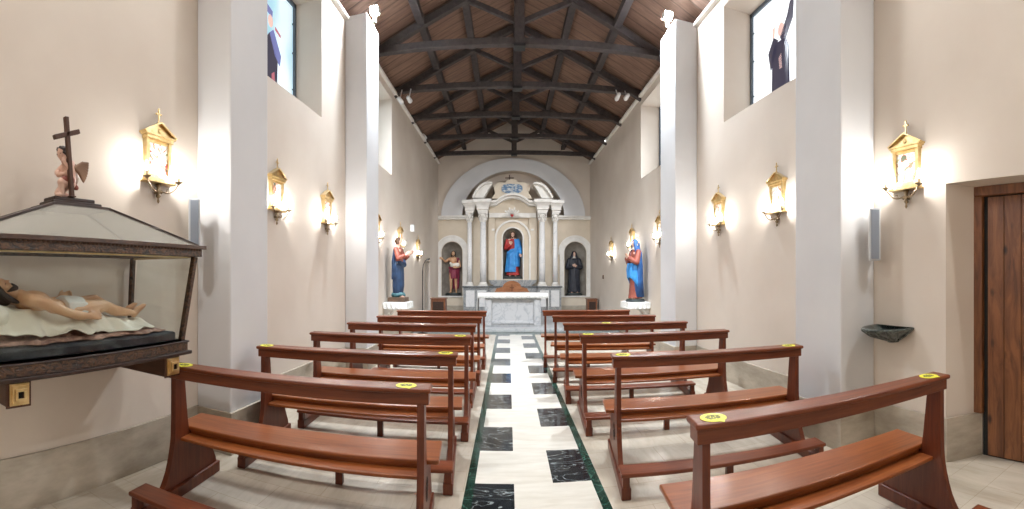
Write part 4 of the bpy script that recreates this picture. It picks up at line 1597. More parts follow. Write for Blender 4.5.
def head_prims(mb, c, H, fwd, upv):
    """head with brow, nose, lips, chin and ears; c = centre of the skull, H = standing height of the figure"""
    f = Vector(fwd).normalized(); u = Vector(upv); u = (u - f * u.dot(f)).normalized(); s = u.cross(f)
    R = Matrix((s, f, u)).transposed()
    q = R.to_quaternion()
    h = H / 7.5
    c = Vector(c)

    def P(a, b, z): return c + (s * a + f * b + u * z) * h

    mb.ball(P(0, -0.03, 0.10), (0.34 * h, 0.40 * h, 0.38 * h), q)
    mb.ball(P(0, 0.07, -0.12), (0.27 * h, 0.29 * h, 0.34 * h), q)
    mb.ball(P(0, 0.20, -0.38), (0.12 * h, 0.11 * h, 0.09 * h), q)      # chin
    mb.limb([P(0, 0.34, 0.08), P(0, 0.42, -0.08)], [0.030 * h, 0.055 * h], 8)     # nose
    mb.limb([P(-0.17, 0.29, 0.10), P(0, 0.335, 0.11), P(0.17, 0.29, 0.10)], 0.045 * h, 8)    # brow
    mb.ball(P(0, 0.33, -0.22), (0.085 * h, 0.05 * h, 0.035 * h), q)      # lips
    for k in (-1, 1):
        mb.ball(P(0.335 * k, -0.02, -0.04), (0.04 * h, 0.08 * h, 0.12 * h), q)
        mb.ball(P(0.17 * k, 0.22, -0.10), (0.10 * h, 0.09 * h, 0.09 * h), q)
    return P, q, h


def eyes(P, q, h, root):
    for k in (-1, 1):
        m_ = MB(); m_.ball(P(0.13 * k, 0.305, 0.02), (0.055 * h, 0.03 * h, 0.028 * h), q, 6); m_.build('eye', 'eye_dark', root)


def standing(root, H, arms, hs=None, legs=None, skin='pale_skin', fwd=(0, -1, 0), bare=True, headc=None, voxel=0.008):
    """one continuous body facing -y; arms: [(elbow, wrist, hand_dir, thumb_up)] in units of H"""
    mb = MB()
    hc = Vector(headc or (0, -0.012, 0.928)) * H
    P, q, h = head_prims(mb, hc, H, fwd, (0, 0, 1))
    neck = V(0, 0.008, 0.835) * H
    mb.limb([neck - V(0, 0, 0.02 * H), hc - V(0, -0.004 * H, 0.035 * H)], [0.036 * H, 0.031 * H])
    mb.ball(V(0, 0.003, 0.745) * H, (0.092 * H, 0.058 * H, 0.10 * H))
    mb.ball(V(0, 0.0, 0.64) * H, (0.074 * H, 0.052 * H, 0.095 * H))
    mb.ball(V(0, 0.005, 0.545) * H, (0.088 * H, 0.062 * H, 0.065 * H))
    mb.limb([V(-0.105, 0.005, 0.80) * H, V(0, 0.005, 0.822) * H, V(0.105, 0.005, 0.80) * H], [0.036 * H, 0.042 * H, 0.036 * H])
    for k in (-1, 1):
        mb.ball(V(0.045 * k, -0.035, 0.765) * H, (0.045 * H, 0.028 * H, 0.035 * H))
    for sx, (e, w_, hd, up) in zip((-1, 1), arms):
        sh = V(0.118 * sx, 0.005, 0.792) * H
        e, w_ = Vector(e) * H, Vector(w_) * H
        mb.limb([sh, (sh + e) / 2, e], [0.034 * H, 0.031 * H, 0.025 * H])
        mb.limb([e, e * 0.6 + w_ * 0.4, w_], [0.025 * H, 0.024 * H, 0.016 * H])
        hand(mb, w_, hd, up, 0.098 * H)
    lg = legs or [((-0.05, -0.005, 0.28), (-0.055, 0.01, 0.045)), ((0.05, -0.005, 0.28), (0.055, 0.01, 0.045))]
    for sx, (kn, an_) in zip((-1, 1), lg):
        hp = V(0.052 * sx, 0.003, 0.53) * H
        kn, an_ = Vector(kn) * H, Vector(an_) * H
        mb.limb([hp, (hp + kn) / 2, kn], [0.055 * H, 0.048 * H, 0.033 * H])
        mb.limb([kn, kn * 0.65 + an_ * 0.35 + V(0, 0.008, 0) * H, an_], [0.032 * H, 0.033 * H, 0.019 * H])
        mb.limb([an_ + V(0, 0.012, -0.015) * H, an_ + V(0.008 * sx, -0.055, -0.026) * H, an_ + V(0.012 * sx, -0.10, -0.031) * H], [0.022 * H, 0.022 * H, 0.013 * H])
    body = mb.build('body', skin, root, remesh=voxel)
    eyes(P, q, h, root)
    return body, P, q, h


def hair_long(P, q, h, root, matn='hair_brown', beard=False, long_=True):
    mb = MB()
    mb.ball(P(0, -0.10, 0.16), (0.38 * h, 0.40 * h, 0.38 * h), q)
    for k in (-1, 1):
        mb.limb([P(0.28 * k, 0.12, 0.30), P(0.36 * k, 0.0, 0.0), P(0.35 * k, -0.03, -0.4), P(0.30 * k, 0.02, -0.75 if long_ else -0.3)], [0.10 * h, 0.11 * h, 0.12 * h, 0.06 * h])
    mb.limb([P(0, -0.3, 0), P(0, -0.26, -0.6 if long_ else -0.2)], [0.30 * h, 0.22 * h])
    mb.build('hair', matn, root, remesh=0.009)
    if beard:
        mb = MB()
        mb.limb([P(-0.22, 0.12, -0.20), P(-0.12, 0.26, -0.40), P(0, 0.26, -0.52), P(0.12, 0.26, -0.40), P(0.22, 0.12, -0.20)], [0.06 * h, 0.09 * h, 0.11 * h, 0.09 * h, 0.06 * h])
        mb.limb([P(-0.09, 0.34, -0.17), P(0.09, 0.34, -0.17)], 0.028 * h)
        mb.build('beard', matn, root, remesh=0.007)


def statue_base(root, rx, ry, hgt, matn='statue_base', box=False):
    mb = MB()
    if box:
        mb.box((-rx, -ry, 0), (rx, ry, hgt)).box((-rx * 1.06, -ry * 1.06, 0), (rx * 1.06, ry * 1.06, hgt * 0.25))
    else:
        mb.lathe([(1.0, 0), (1.0, hgt * 0.5), (0.93, hgt * 0.6), (0.92, hgt)], (0, 0, 0), 32, True, rx, ry)
    mb.build('statue_base', matn, root, bevel=0.004)


# --- Sacred figure in the centre niche
x0, x1, z0, z1 = niches[1]
H = 1.58
t = empty('statue', ((x0 + x1) / 2, YF + 0.14, z0), 'statue of a bearded man in red robe and blue mantle in the central niche', 'statue')
statue_base(t, 0.30, 0.13, 0.09, box=True)
g = bpy.data.objects.new('figure', None); col.objects.link(g)
bpy.data.objects.remove(g)


def lift(o, dz):
    for c in kids(o):
        if not c.name.startswith('statue_base'):
            c.location.z += dz


body, P, q, h = standing(t, H, [((-0.155, -0.03, 0.63), (-0.06, -0.105, 0.70), (0.5, -0.2, 0.75), (-0.5, 0, 0.6)),
                                ((0.155, -0.02, 0.63), (0.165, -0.10, 0.50), (0.2, -0.6, -0.7), (-0.6, -0.3, 0.2))])
hair_long(P, q, h, t, beard=True)
mb = MB()
mb.loft([(0.03 * H, 0.01, 0, 0.145 * H, 0.085 * H), (0.25 * H, 0, 0, 0.115 * H, 0.078 * H), (0.5 * H, 0, 0, 0.105 * H, 0.078 * H), (0.62 * H, 0, 0, 0.095 * H, 0.07 * H, 0.6),
         (0.74 * H, 0, 0, 0.112 * H, 0.074 * H, 0.4), (0.80 * H, 0, 0, 0.10 * H, 0.06 * H, 0.3), (0.84 * H, 0, 0, 0.045 * H, 0.045 * H, 0.2)], amp=0.09, k=8)
mb.limb([V(-0.118, 0, 0.795) * H, V(-0.155, -0.03, 0.63) * H], [0.045 * H, 0.045 * H])
mb.limb([V(-0.155, -0.03, 0.63) * H, V(-0.075, -0.095, 0.69) * H], [0.045 * H, 0.040 * H])
mb.build('tunic', 'robe_red', t, remesh=0.010)
mb = MB()
# mantle: over the left shoulder, round the back and across the front to the lower left
mb.loft([(0.10 * H, -0.03, -0.01, 0.15 * H, 0.10 * H), (0.28 * H, -0.01, -0.015, 0.135 * H, 0.10 * H), (0.42 * H, 0.0, -0.01, 0.125 * H, 0.098 * H), (0.56 * H, 0.01, -0.005, 0.118 * H, 0.092 * H)], amp=0.07, k=7, ph=1.0, a0=PI * 0.98, a1=PI * 1.68, th=0.018, n=40)
mb.loft([(0.22 * H, 0.02, 0, 0.13 * H, 0.09 * H), (0.45 * H, 0.02, 0, 0.135 * H, 0.095 * H), (0.62 * H, 0.02, 0, 0.14 * H, 0.09 * H), (0.76 * H, 0.02, 0, 0.125 * H, 0.082 * H), (0.83 * H, 0.02, 0, 0.075 * H, 0.06 * H)], amp=0.06, k=7, a0=-PI * 0.44, a1=PI * 0.72, th=0.018, n=40)
mb.limb([V(0.118, 0, 0.80) * H, V(0.16, -0.02, 0.63) * H, V(0.165, -0.08, 0.53) * H], [0.048 * H, 0.05 * H, 0.045 * H])
mb.limb([V(0.06, -0.05, 0.60) * H, V(-0.04, -0.10, 0.57) * H, V(-0.10, -0.07, 0.52) * H], [0.035 * H, 0.035 * H, 0.03 * H])
mb.build('mantle', 'robe_blue', t, remesh=0.010)
mb = MB()
for i in range(24):
    a, b2 = 2 * PI * i / 24, 2 * PI * (i + 1) / 24
    mb.bar((0.09 * math.cos(a), 0.08, 1.54 + 0.07 * math.sin(a)), (0.09 * math.cos(b2), 0.08, 1.54 + 0.09 * math.sin(b2)), 0.012, 0.006)
mb.build('halo', 'pale_gold', t)
lift(t, 0.085)

# --- Bare-chested figure, left niche
x0, x1, z0, z1 = niches[0]
H = 1.50
t = empty('statue', ((x0 + x1) / 2 + 0.03, YF + 0.16, z0), 'statue of a bare-chested man in wine-red drapery in the left niche', 'statue')
statue_base(t, 0.28, 0.14, 0.10)
body, P, q, h = standing(t, H, [((-0.185, -0.05, 0.74), (-0.235, -0.13, 0.80), (-0.8, -0.4, 0.3), (0, -0.3, 1)),
                                ((0.165, -0.03, 0.63), (0.09, -0.12, 0.60), (-0.9, -0.4, 0.1), (0, -0.3, 1))],
                         legs=[((-0.055, -0.035, 0.28), (-0.06, 0.0, 0.045)), ((0.055, 0.0, 0.28), (0.065, 0.03, 0.045))], skin='painted_skin')
hair_long(P, q, h, t, 'hair_dark', beard=True)
mb = MB()
mb.loft([(0.34 * H, 0.0, 0, 0.10 * H, 0.078 * H), (0.42 * H, 0, 0, 0.105 * H, 0.082 * H), (0.52 * H, 0, 0, 0.108 * H, 0.08 * H), (0.60 * H, 0, 0, 0.088 * H, 0.068 * H, 0.5)], amp=0.10, k=7)
mb.limb([V(-0.09, -0.03, 0.60) * H, V(0.0, -0.08, 0.58) * H, V(0.09, -0.06, 0.64) * H], [0.03 * H] * 3)
mb.loft([(0.10 * H, 0.05 * H, 0.05 * H, 0.07 * H, 0.035 * H), (0.35 * H, 0.06 * H, 0.05 * H, 0.075 * H, 0.04 * H), (0.58 * H, 0.09 * H, 0.03 * H, 0.055 * H, 0.04 * H), (0.76 * H, 0.115 * H, 0.01 * H, 0.045 * H, 0.045 * H), (0.83 * H, 0.10 * H, 0.0, 0.04 * H, 0.045 * H)], amp=0.12, k=6, n=30)
mb.build('drapery', 'robe_wine', t, remesh=0.010)
mb = MB()
mb.limb([V(-0.02, -0.10, 0.655) * H, V(0.11, -0.10, 0.665) * H], [0.042 * H, 0.05 * H])
mb.limb([V(-0.02, -0.10, 0.67) * H, V(-0.055, -0.12, 0.70) * H], [0.025 * H, 0.028 * H])
mb.build('lamb', 'fleece', t, remesh=0.009)
lift(t, 0.095)

# --- Black-robed figure, right niche
x0, x1, z0, z1 = niches[2]
H = 1.48
t = empty('statue', ((x0 + x1) / 2 - 0.02, YF + 0.16, z0), 'statue in a long black veil and habit in the right niche', 'statue')
statue_base(t, 0.29, 0.14, 0.10)
body, P, q, h = standing(t, H, [((-0.15, -0.02, 0.62), (-0.05, -0.10, 0.64), (0.7, -0.2, 0.5), (-0.3, 0, 0.8)), ((0.15, -0.02, 0.62), (0.06, -0.10, 0.62), (-0.7, -0.2, 0.4), (0.3, 0, 0.8))])
mb = MB()
mb.loft([(0.02 * H, 0.0, 0, 0.155 * H, 0.09 * H), (0.25 * H, 0, 0, 0.14 * H, 0.085 * H), (0.5 * H, 0, 0, 0.135 * H, 0.085 * H), (0.66 * H, 0, 0, 0.14 * H, 0.08 * H, 0.6),
         (0.78 * H, 0, 0, 0.13 * H, 0.076 * H, 0.4), (0.83 * H, 0, 0, 0.07 * H, 0.055 * H, 0.3)], amp=0.07, k=9)
for k in (-1, 1):
    mb.limb([V(0.118 * k, 0, 0.79) * H, V(0.16 * k, -0.02, 0.62) * H], [0.05 * H, 0.055 * H])
    mb.limb([V(0.16 * k, -0.02, 0.62) * H, V(0.07 * k, -0.09, 0.62) * H], [0.05 * H, 0.045 * H])
mb.build('habit', 'habit_black', t, remesh=0.010)
mb = MB()
mb.loft([(0.60 * H, 0.0, 0.02, 0.15 * H, 0.085 * H), (0.78 * H, 0, 0.02, 0.145 * H, 0.075 * H), (0.86 * H, 0, 0.01, 0.085 * H, 0.06 * H), (0.93 * H, 0, 0.0, 0.062 * H, 0.064 * H, 0.3), (0.985 * H, 0, 0.0, 0.045 * H, 0.05 * H, 0.2), (1.01 * H, 0, 0.0, 0.012 * H, 0.015 * H, 0.1)], amp=0.05, k=6, a0=-PI * 0.36, a1=PI * 1.36, th=0.012, n=44)
mb.build('veil', 'habit_black', t)
mb = MB()
mb.ball(P(0, 0.15, -0.55), (0.30 * h, 0.22 * h, 0.22 * h), q)
mb.build('wimple', 'statue_white', t)
lift(t, 0.095)


# --- shelves with lace cloths and the two wall statues
def shelf(x, y, z, s, label, lab2):
    """s = +1 when the wall is on the left (-x)"""
    t = empty('wall_shelf', (x, y, z), label, 'shelf')
    mb = MB(); mb.box((min(0, s * 0.48), -0.30, -0.05), (max(0, s * 0.48), 0.30, 0.0)); mb.build('shelf_top', 'white_marble', t, bevel=0.01)
    for k in (-0.16, 0.16):
        mb = MB(); mb.prism([(0, -0.05), (s * 0.38, -0.05), (s * 0.34, -0.10), (s * 0.12, -0.20), (0, -0.38)], 'y', k - 0.03, k + 0.03); mb.build('shelf_bracket', 'white_marble', t, bevel=0.006)
    mb = MB()
    # lace cloth
    bm = mb.bm
    pts = []
    nn = 60
    path = [(0.01, -0.31), (0.49, -0.31), (0.49, 0.31), (0.01, 0.31)]
    seg = []
    for (a, b_), (c, d) in zip(path, path[1:]):
        for i in range(20):
            seg.append((a + (c - a) * i / 20, b_ + (d - b_) * i / 20))
    seg.append(path[-1])
    topv = [bm.verts.new((s * p[0], p[1], 0.004)) for p in seg]
    fs = [bm.faces.new(topv)]
    low = []
    for i, p in enumerate(seg):
        ox = 0.012 * math.sin(i * 1.7)
        cx_, cy_ = (p[0] - 0.25), p[1]
        l_ = math.hypot(cx_, cy_) or 1
        low.append(bm.verts.new((s * (p[0] + ox * cx_ / l_ + 0.008), p[1] + ox * cy_ / l_ + 0.008 * (1 if p[1] > 0 else -1), -0.11 - 0.015 * abs(math.sin(i * 0.8)))))
    for i in range(len(seg) - 1):
        fs.append(bm.faces.new((topv[i], topv[i + 1], low[i + 1], low[i])))
    mb._mark(fs, False)
    o = mb.build('lace_cloth', 'lace')
    o.location = (x, y, z)
    sd = o.modifiers.new('t', 'SOLIDIFY'); sd.thickness = 0.004; sd.offset = 0
    tag(o, lab2, 'cloth')


SL = (XL, 8.85, 0.905)
SR = (XR, 9.12, 0.885)
shelf(*SL, 1, 'white marble wall shelf under the blue-gowned statue on the left', 'white lace cloth on the shelf of the left wall statue')
shelf(*SR, -1, 'white marble wall shelf under the red and blue statue on the right', 'white lace cloth on the shelf of the right wall statue')

# left wall statue: dark blue gown, rust bodice, offering a small white bird, standing on a cloud; turned to the altar side
H = 1.22
t = empty('statue', (XL + 0.25, 8.85, 0.912), 'statue of a woman in dark blue gown and rust bodice on the left wall shelf', 'statue', rz=1.5)
statue_base(t, 0.17, 0.17, 0.09, 'pedestal_wood', box=True)
body, P, q, h = standing(t, H, [((-0.15, -0.05, 0.64), (-0.10, -0.16, 0.70), (0.2, -0.7, 0.6), (0.3, 0, 0.8)), ((0.15, -0.05, 0.64), (0.10, -0.17, 0.72), (-0.1, -0.7, 0.6), (-0.3, 0, 0.8))],
                         legs=[((-0.05, -0.03, 0.28), (-0.055, -0.02, 0.045)), ((0.05, -0.02, 0.28), (0.06, 0.01, 0.045))])
hair_long(P, q, h, t, 'hair_brown', long_=False)
mb = MB()
mb.loft([(0.07 * H, 0.0, 0.01, 0.09 * H, 0.085 * H), (0.20 * H, 0, 0.0, 0.105 * H, 0.095 * H), (0.38 * H, 0, 0.0, 0.12 * H, 0.095 * H), (0.52 * H, 0, 0, 0.12 * H, 0.09 * H), (0.60 * H, 0, 0, 0.095 * H, 0.075 * H, 0.4)], amp=0.09, k=8)
mb.limb([V(-0.11, -0.05, 0.58) * H, V(0, -0.10, 0.54) * H, V(0.12, -0.05, 0.60) * H], [0.035 * H, 0.045 * H, 0.04 * H])
mb.loft([(0.30 * H, 0.0, 0.06 * H, 0.11 * H, 0.05 * H), (0.6 * H, 0, 0.05 * H, 0.125 * H, 0.05 * H), (0.80 * H, 0, 0.03 * H, 0.10 * H, 0.045 * H), (0.85 * H, 0, 0.02 * H, 0.05 * H, 0.03 * H)], amp=0.09, k=7, ph=1)
mb.build('gown', 'robe_navy', t, remesh=0.009)
mb = MB()
mb.loft([(0.58 * H, 0.0, -0.01, 0.095 * H, 0.072 * H), (0.68 * H, 0, -0.005, 0.10 * H, 0.07 * H), (0.77 * H, 0, 0, 0.108 * H, 0.07 * H, 0.4), (0.83 * H, 0, 0, 0.06 * H, 0.05 * H, 0.2)], amp=0.05, k=8)
for k in (-1, 1):
    mb.limb([V(0.118 * k, 0, 0.79) * H, V(0.152 * k, -0.05, 0.64) * H], [0.045 * H, 0.042 * H])
    mb.limb([V(0.152 * k, -0.05, 0.64) * H, V(0.115 * k, -0.13, 0.685) * H], [0.04 * H, 0.034 * H])
mb.build('bodice', 'robe_rust', t, remesh=0.009)
mb = MB()
for i in range(8):
    a = 2 * PI * i / 8
    mb.ball((0.08 * math.cos(a), 0.09 * math.sin(a), 0.045 + 0.012 * (i % 2)), (0.06, 0.065, 0.055), n=8)
mb.build('cloud', 'cloud_teal', t, remesh=0.010)
lift(t, 0.085)
mb = MB()
mb.lathe([(0.001, 0), (0.03, 0.01), (0.032, 0.02), (0.01, 0.03), (0.01, 0.09), (0.03, 0.10), (0.034, 0.14), (0.03, 0.142), (0.001, 0.11)], (0, 0, 0), 14)
o = mb.build('star_crown_rod', 'pale_gold', t)
bpy.data.objects.remove(o)

# right wall statue: rust dress, blue mantle over head, white collar
H = 1.25
t = empty('statue', (XR - 0.25, 9.12, 0.892), 'statue of a woman in rust dress and blue hooded mantle on the right wall shelf', 'statue', rz=-1.4)
statue_base(t, 0.22, 0.20, 0.055)
body, P, q, h = standing(t, H, [((-0.15, -0.05, 0.62), (-0.04, -0.14, 0.69), (0.3, -0.5, 0.8), (0.5, -0.3, 0.2)), ((0.15, -0.05, 0.62), (0.04, -0.14, 0.70), (-0.3, -0.5, 0.8), (-0.5, -0.3, 0.2))])
mb = MB()
mb.loft([(0.02 * H, 0.0, 0, 0.145 * H, 0.11 * H), (0.15 * H, 0, 0, 0.125 * H, 0.095 * H), (0.38 * H, 0, 0, 0.105 * H, 0.085 * H), (0.6 * H, 0, 0, 0.09 * H, 0.075 * H, 0.6), (0.74 * H, 0, 0, 0.108 * H, 0.075 * H, 0.4), (0.80 * H, 0, 0, 0.10 * H, 0.06 * H, 0.3), (0.84 * H, 0, 0, 0.05 * H, 0.045 * H, 0.2)], amp=0.08, k=9)
for k in (-1, 1):
    mb.limb([V(0.118 * k, 0, 0.79) * H, V(0.152 * k, -0.05, 0.62) * H], [0.048 * H, 0.05 * H])
    mb.limb([V(0.152 * k, -0.05, 0.62) * H, V(0.06 * k, -0.125, 0.68) * H], [0.05 * H, 0.042 * H])
mb.build('dress', 'robe_rust', t, remesh=0.009)
mb = MB()
mb.loft([(0.04 * H, 0.0, 0.03 * H, 0.15 * H, 0.10 * H), (0.30 * H, 0, 0.02 * H, 0.13 * H, 0.095 * H), (0.55 * H, 0, 0.02 * H, 0.13 * H, 0.09 * H), (0.78 * H, 0, 0.015 * H, 0.128 * H, 0.075 * H), (0.85 * H, 0, 0.01 * H, 0.08 * H, 0.06 * H), (0.93 * H, 0, 0.0, 0.062 * H, 0.066 * H, 0.3), (0.985 * H, 0, 0.0, 0.045 * H, 0.05 * H, 0.2), (1.01 * H, 0, 0.0, 0.01 * H, 0.015 * H, 0.1)], amp=0.05, k=7, a0=-PI * 0.28, a1=PI * 1.28, th=0.012, n=48)
mb.build('mantle', 'robe_deep_blue', t)
mb = MB()
mb.loft([(0.34 * H, 0, -0.01, 0.128 * H, 0.108 * H), (0.42 * H, 0, -0.01, 0.122 * H, 0.104 * H), (0.50 * H, 0, -0.01, 0.118 * H, 0.100 * H), (0.60 * H, 0, -0.01, 0.108 * H, 0.092 * H)], amp=0.07, k=7, ph=2, a0=-PI * 1.25, a1=PI * 0.25, th=0.014, n=48)
for v_ in mb.bm.verts:      # hem falling towards the back
    k_ = max(0.0, (0.60 * H - v_.co.z) / (0.26 * H))
    v_.co.z -= k_ * (v_.co.y + 0.10 * H) * 1.5
for q_ in range(2):
    mb.limb([V(-0.10 + 0.17 * q_, -0.08, 0.60) * H, V(-0.09 + 0.15 * q_, -0.10, 0.50) * H, V(-0.08 + 0.13 * q_, -0.10, 0.36) * H], [0.02 * H, 0.024 * H, 0.016 * H])
mb.build('mantle_fold', 'robe_blue', t)
mb = MB()
mb.limb([P(-0.25, 0.05, -0.25), P(0, 0.12, -0.55), P(0.25, 0.05, -0.25)], [0.12 * h, 0.2 * h, 0.12 * h])
mb.ball(P(0, 0.05, -0.62), (0.5 * h, 0.30 * h, 0.22 * h), q)
mb.build('collar', 'statue_white', t, remesh=0.009)
mb = MB()
for i in range(28):
    a, b2 = 2 * PI * i / 28, 2 * PI * (i + 1) / 28
    mb.bar((0.105 * math.cos(a), 0.02 + 0.02 * math.sin(a), 1.19 + 0.105 * math.sin(a)), (0.105 * math.cos(b2), 0.02 + 0.02 * math.sin(b2), 1.19 + 0.105 * math.sin(b2)), 0.010, 0.006)
for i in range(12):
    a = 2 * PI * i / 12
    mb.ball((0.112 * math.cos(a), 0.02 + 0.02 * math.sin(a), 1.19 + 0.112 * math.sin(a)), 0.012, n=5)
mb.build('halo', 'pale_gold', t)
lift(t, 0.05)

# ------------------------------------------------------------------ glass case with the reclining figure
CXB, CX1 = -2.42, -1.87          # back and front of the case base
CY0, CY1 = 0.69, 2.17            # near (out of view) and far ends of the base
BZ0, BZ1 = 0.95, 1.035
EZ0, EZ1 = 1.565, 1.635          # eaves
case = empty('glass_case', ((CXB + CX1) / 2, (CY0 + CY1) / 2, BZ0), 'carved brown wooden glass case on wall brackets at the left', 'display case')
ox, oy, oz = case.location


def cb(mb, lo, hi):
    return mb.box((lo[0] - ox, lo[1] - oy, lo[2] - oz), (hi[0] - ox, hi[1] - oy, hi[2] - oz))


def cpnt(x, y, z): return (x - ox, y - oy, z - oz)


mb = MB()
cb(mb, (CXB, CY0, BZ0 + 0.018), (CX1, CY1, BZ1))
mb.build('base_frieze', 'carved_wood', case, bevel=0.004)
mb = MB()
cb(mb, (CXB, CY0 - 0.02, BZ0), (CX1 + 0.02, CY1 + 0.02, BZ0 + 0.022))
cb(mb, (CXB, CY0 - 0.01, BZ1 - 0.012), (CX1 + 0.008, CY1 + 0.008, BZ1))
mb.build('base_moulding', 'dark_case_wood', case, bevel=0.005)
EX1, EY0, EY1 = -1.79, 0.62, 2.26
# corner posts, splayed outwards
for (a, b_) in (((CX1 - 0.03, CY1 - 0.03), (EX1 - 0.055, EY1 - 0.055)), ((CX1 - 0.03, CY0 + 0.03), (EX1 - 0.055, EY0 + 0.055)),
                ((CXB + 0.03, CY1 - 0.03), (CXB + 0.03, EY1 - 0.09)), ((CXB + 0.03, CY0 + 0.03), (CXB + 0.03, EY0 + 0.09))):
    mb = MB()
    mb.bar(cpnt(a[0], a[1], BZ1), cpnt(b_[0], b_[1], EZ0), 0.032, 0.032, up=(0, 1, 0))
    mb.build('corner_post', 'carved_wood', case, bevel=0.003)
# panes
def pane(pts, name='side_pane', matn='case_glass'):
    mb = MB()
    v = [Vector(cpnt(*p)) for p in pts]
    n_ = (v[1] - v[0]).cross(v[2] - v[0]).normalized() * 0.002
    a = [mb.bm.verts.new(p + n_) for p in v]
    b_ = [mb.bm.verts.new(p - n_) for p in v]
    fs = [mb.bm.faces.new(a), mb.bm.faces.new(b_[::-1])]
    k = len(v)
    for i in range(k):
        fs.append(mb.bm.faces.new((a[i], b_[i], b_[(i + 1) % k], a[(i + 1) % k])))
    mb._mark(fs)
    return mb.build(name, matn, case)


pane([(CX1 - 0.03, CY0 + 0.045, BZ1), (CX1 - 0.03, CY1 - 0.045, BZ1), (EX1 - 0.055, EY1 - 0.075, EZ0), (EX1 - 0.055, EY0 + 0.075, EZ0)])
pane([(CXB + 0.045, CY1 - 0.03, BZ1), (CX1 - 0.045, CY1 - 0.03, BZ1), (EX1 - 0.075, EY1 - 0.055, EZ0), (CXB + 0.045, EY1 - 0.055, EZ0)])
# cornice
mb = MB()
def frame_boxes(mb, x0, x1, y0, y1, z0, z1, w, wb):
    cb(mb, (x1 - w, y0, z0), (x1, y1, z1)); cb(mb, (x0, y0, z0), (x0 + wb, y1, z1))
    cb(mb, (x0 + wb, y1 - w, z0), (x1 - w, y1, z1)); cb(mb, (x0 + wb, y0, z0), (x1 - w, y0 + w, z1))


frame_boxes(mb, CXB, EX1 - 0.02, EY0 + 0.02, EY1 - 0.02, EZ0, EZ1 - 0.022, 0.06, 0.05)
mb.build('cornice_frieze', 'carved_wood', case, bevel=0.003)
mb = MB()
frame_boxes(mb, CXB, EX1, EY0, EY1, EZ1 - 0.022, EZ1, 0.08, 0.05)
# scalloped lower fringe
for i in range(60):
    yy = EY0 + 0.03 + (EY1 - EY0 - 0.06) * (i + 0.5) / 60
    mb.ball(cpnt(EX1 - 0.02, yy, EZ1 - 0.024), (0.006, 0.013, 0.010), n=5)
mb.build('cornice_cap', 'case_wood', case, bevel=0.004)
mb = MB()
cb(mb, (EX1 - 0.10, EY0 + 0.06, EZ0 - 0.008), (EX1 - 0.075, EY1 - 0.06, EZ0 + 0.006)); cb(mb, (CXB + 0.02, EY1 - 0.10, EZ0 - 0.008), (EX1 - 0.075, EY1 - 0.075, EZ0 + 0.006))
mb.build('gilt_fillet', 'gold', case)
# roof: truncated pyramid of glass with dark hips
RX0, RX1, RY0, RY1, RZ = -2.26, -2.04, 1.28, 1.66, 1.835
e = [(EX1 - 0.03, EY0 + 0.05, EZ1), (EX1 - 0.03, EY1 - 0.05, EZ1), (CXB + 0.02, EY1 - 0.05, EZ1), (CXB + 0.02, EY0 + 0.05, EZ1)]
r_ = [(RX1, RY0, RZ), (RX1, RY1, RZ), (RX0, RY1, RZ), (RX0, RY0, RZ)]
for i in range(4):
    j = (i + 1) % 4
    pane([e[i], e[j], r_[j], r_[i]], 'roof_pane', 'roof_glass')
    mb = MB(); mb.bar(cpnt(*e[i]), cpnt(*r_[i]), 0.026, 0.014); mb.build('hip_bar', 'dark_case_wood', case, bevel=0.002)
mb = MB(); cb(mb, (RX0 - 0.01, RY0 - 0.01, RZ - 0.012), (RX1 + 0.01, RY1 + 0.01, RZ + 0.008)); mb.build('roof_cap', 'dark_case_wood', case, bevel=0.003)

# brackets carrying the case
for y, w_ in ((1.0, 'nearer bracket at the bottom left edge'), (2.06, 'farther bracket above the nearest left pew')):
    t = empty('wall_bracket', (XL, y, 0.88), 'wooden bracket with square gilt end, ' + w_, 'bracket', group='brackets under the glass case')
    mb = MB(); mb.box((0.0, -0.065, -0.058), (0.54, 0.065, 0.07)); mb.build('beam', 'bracket_wood', t, bevel=0.006)
    mb = MB(); mb.box((0.54, -0.068, -0.064), (0.547, 0.068, 0.072)); mb.build('end_plate', 'bracket_wood', t, bevel=0.003)
    mb = MB()
    for s_, a_, b2 in ((0.052, 0.547, 0.558), (0.043, 0.558, 0.568), (0.030, 0.568, 0.576)):
        k_ = s_ - 0.014
        mb.box((a_, -s_, 0.002 - s_), (b2, s_, 0.002 - k_)).box((a_, -s_, 0.002 + k_), (b2, s_, 0.002 + s_)).box((a_, -s_, 0.002 - k_), (b2, -k_, 0.002 + k_)).box((a_, k_, 0.002 - k_), (b2, s_, 0.002 + k_))
    mb.build('gilt_rosette', 'gold', t, bevel=0.002)
    mb = MB(); mb.box((0.54, -0.018, -0.016), (0.552, 0.018, 0.020)); mb.build('rosette_centre', 'black_hole', t)

# velvet slab
mb = MB()
mb.box((CXB + 0.04, CY0 + 0.03, BZ1), (CX1 - 0.055, CY1 - 0.05, BZ1 + 0.055))
tag(mb.build('velvet_mattress', 'velvet', bevel=0.012), 'black velvet slab lying in the glass case', 'mattress')
VZ = BZ1 + 0.055


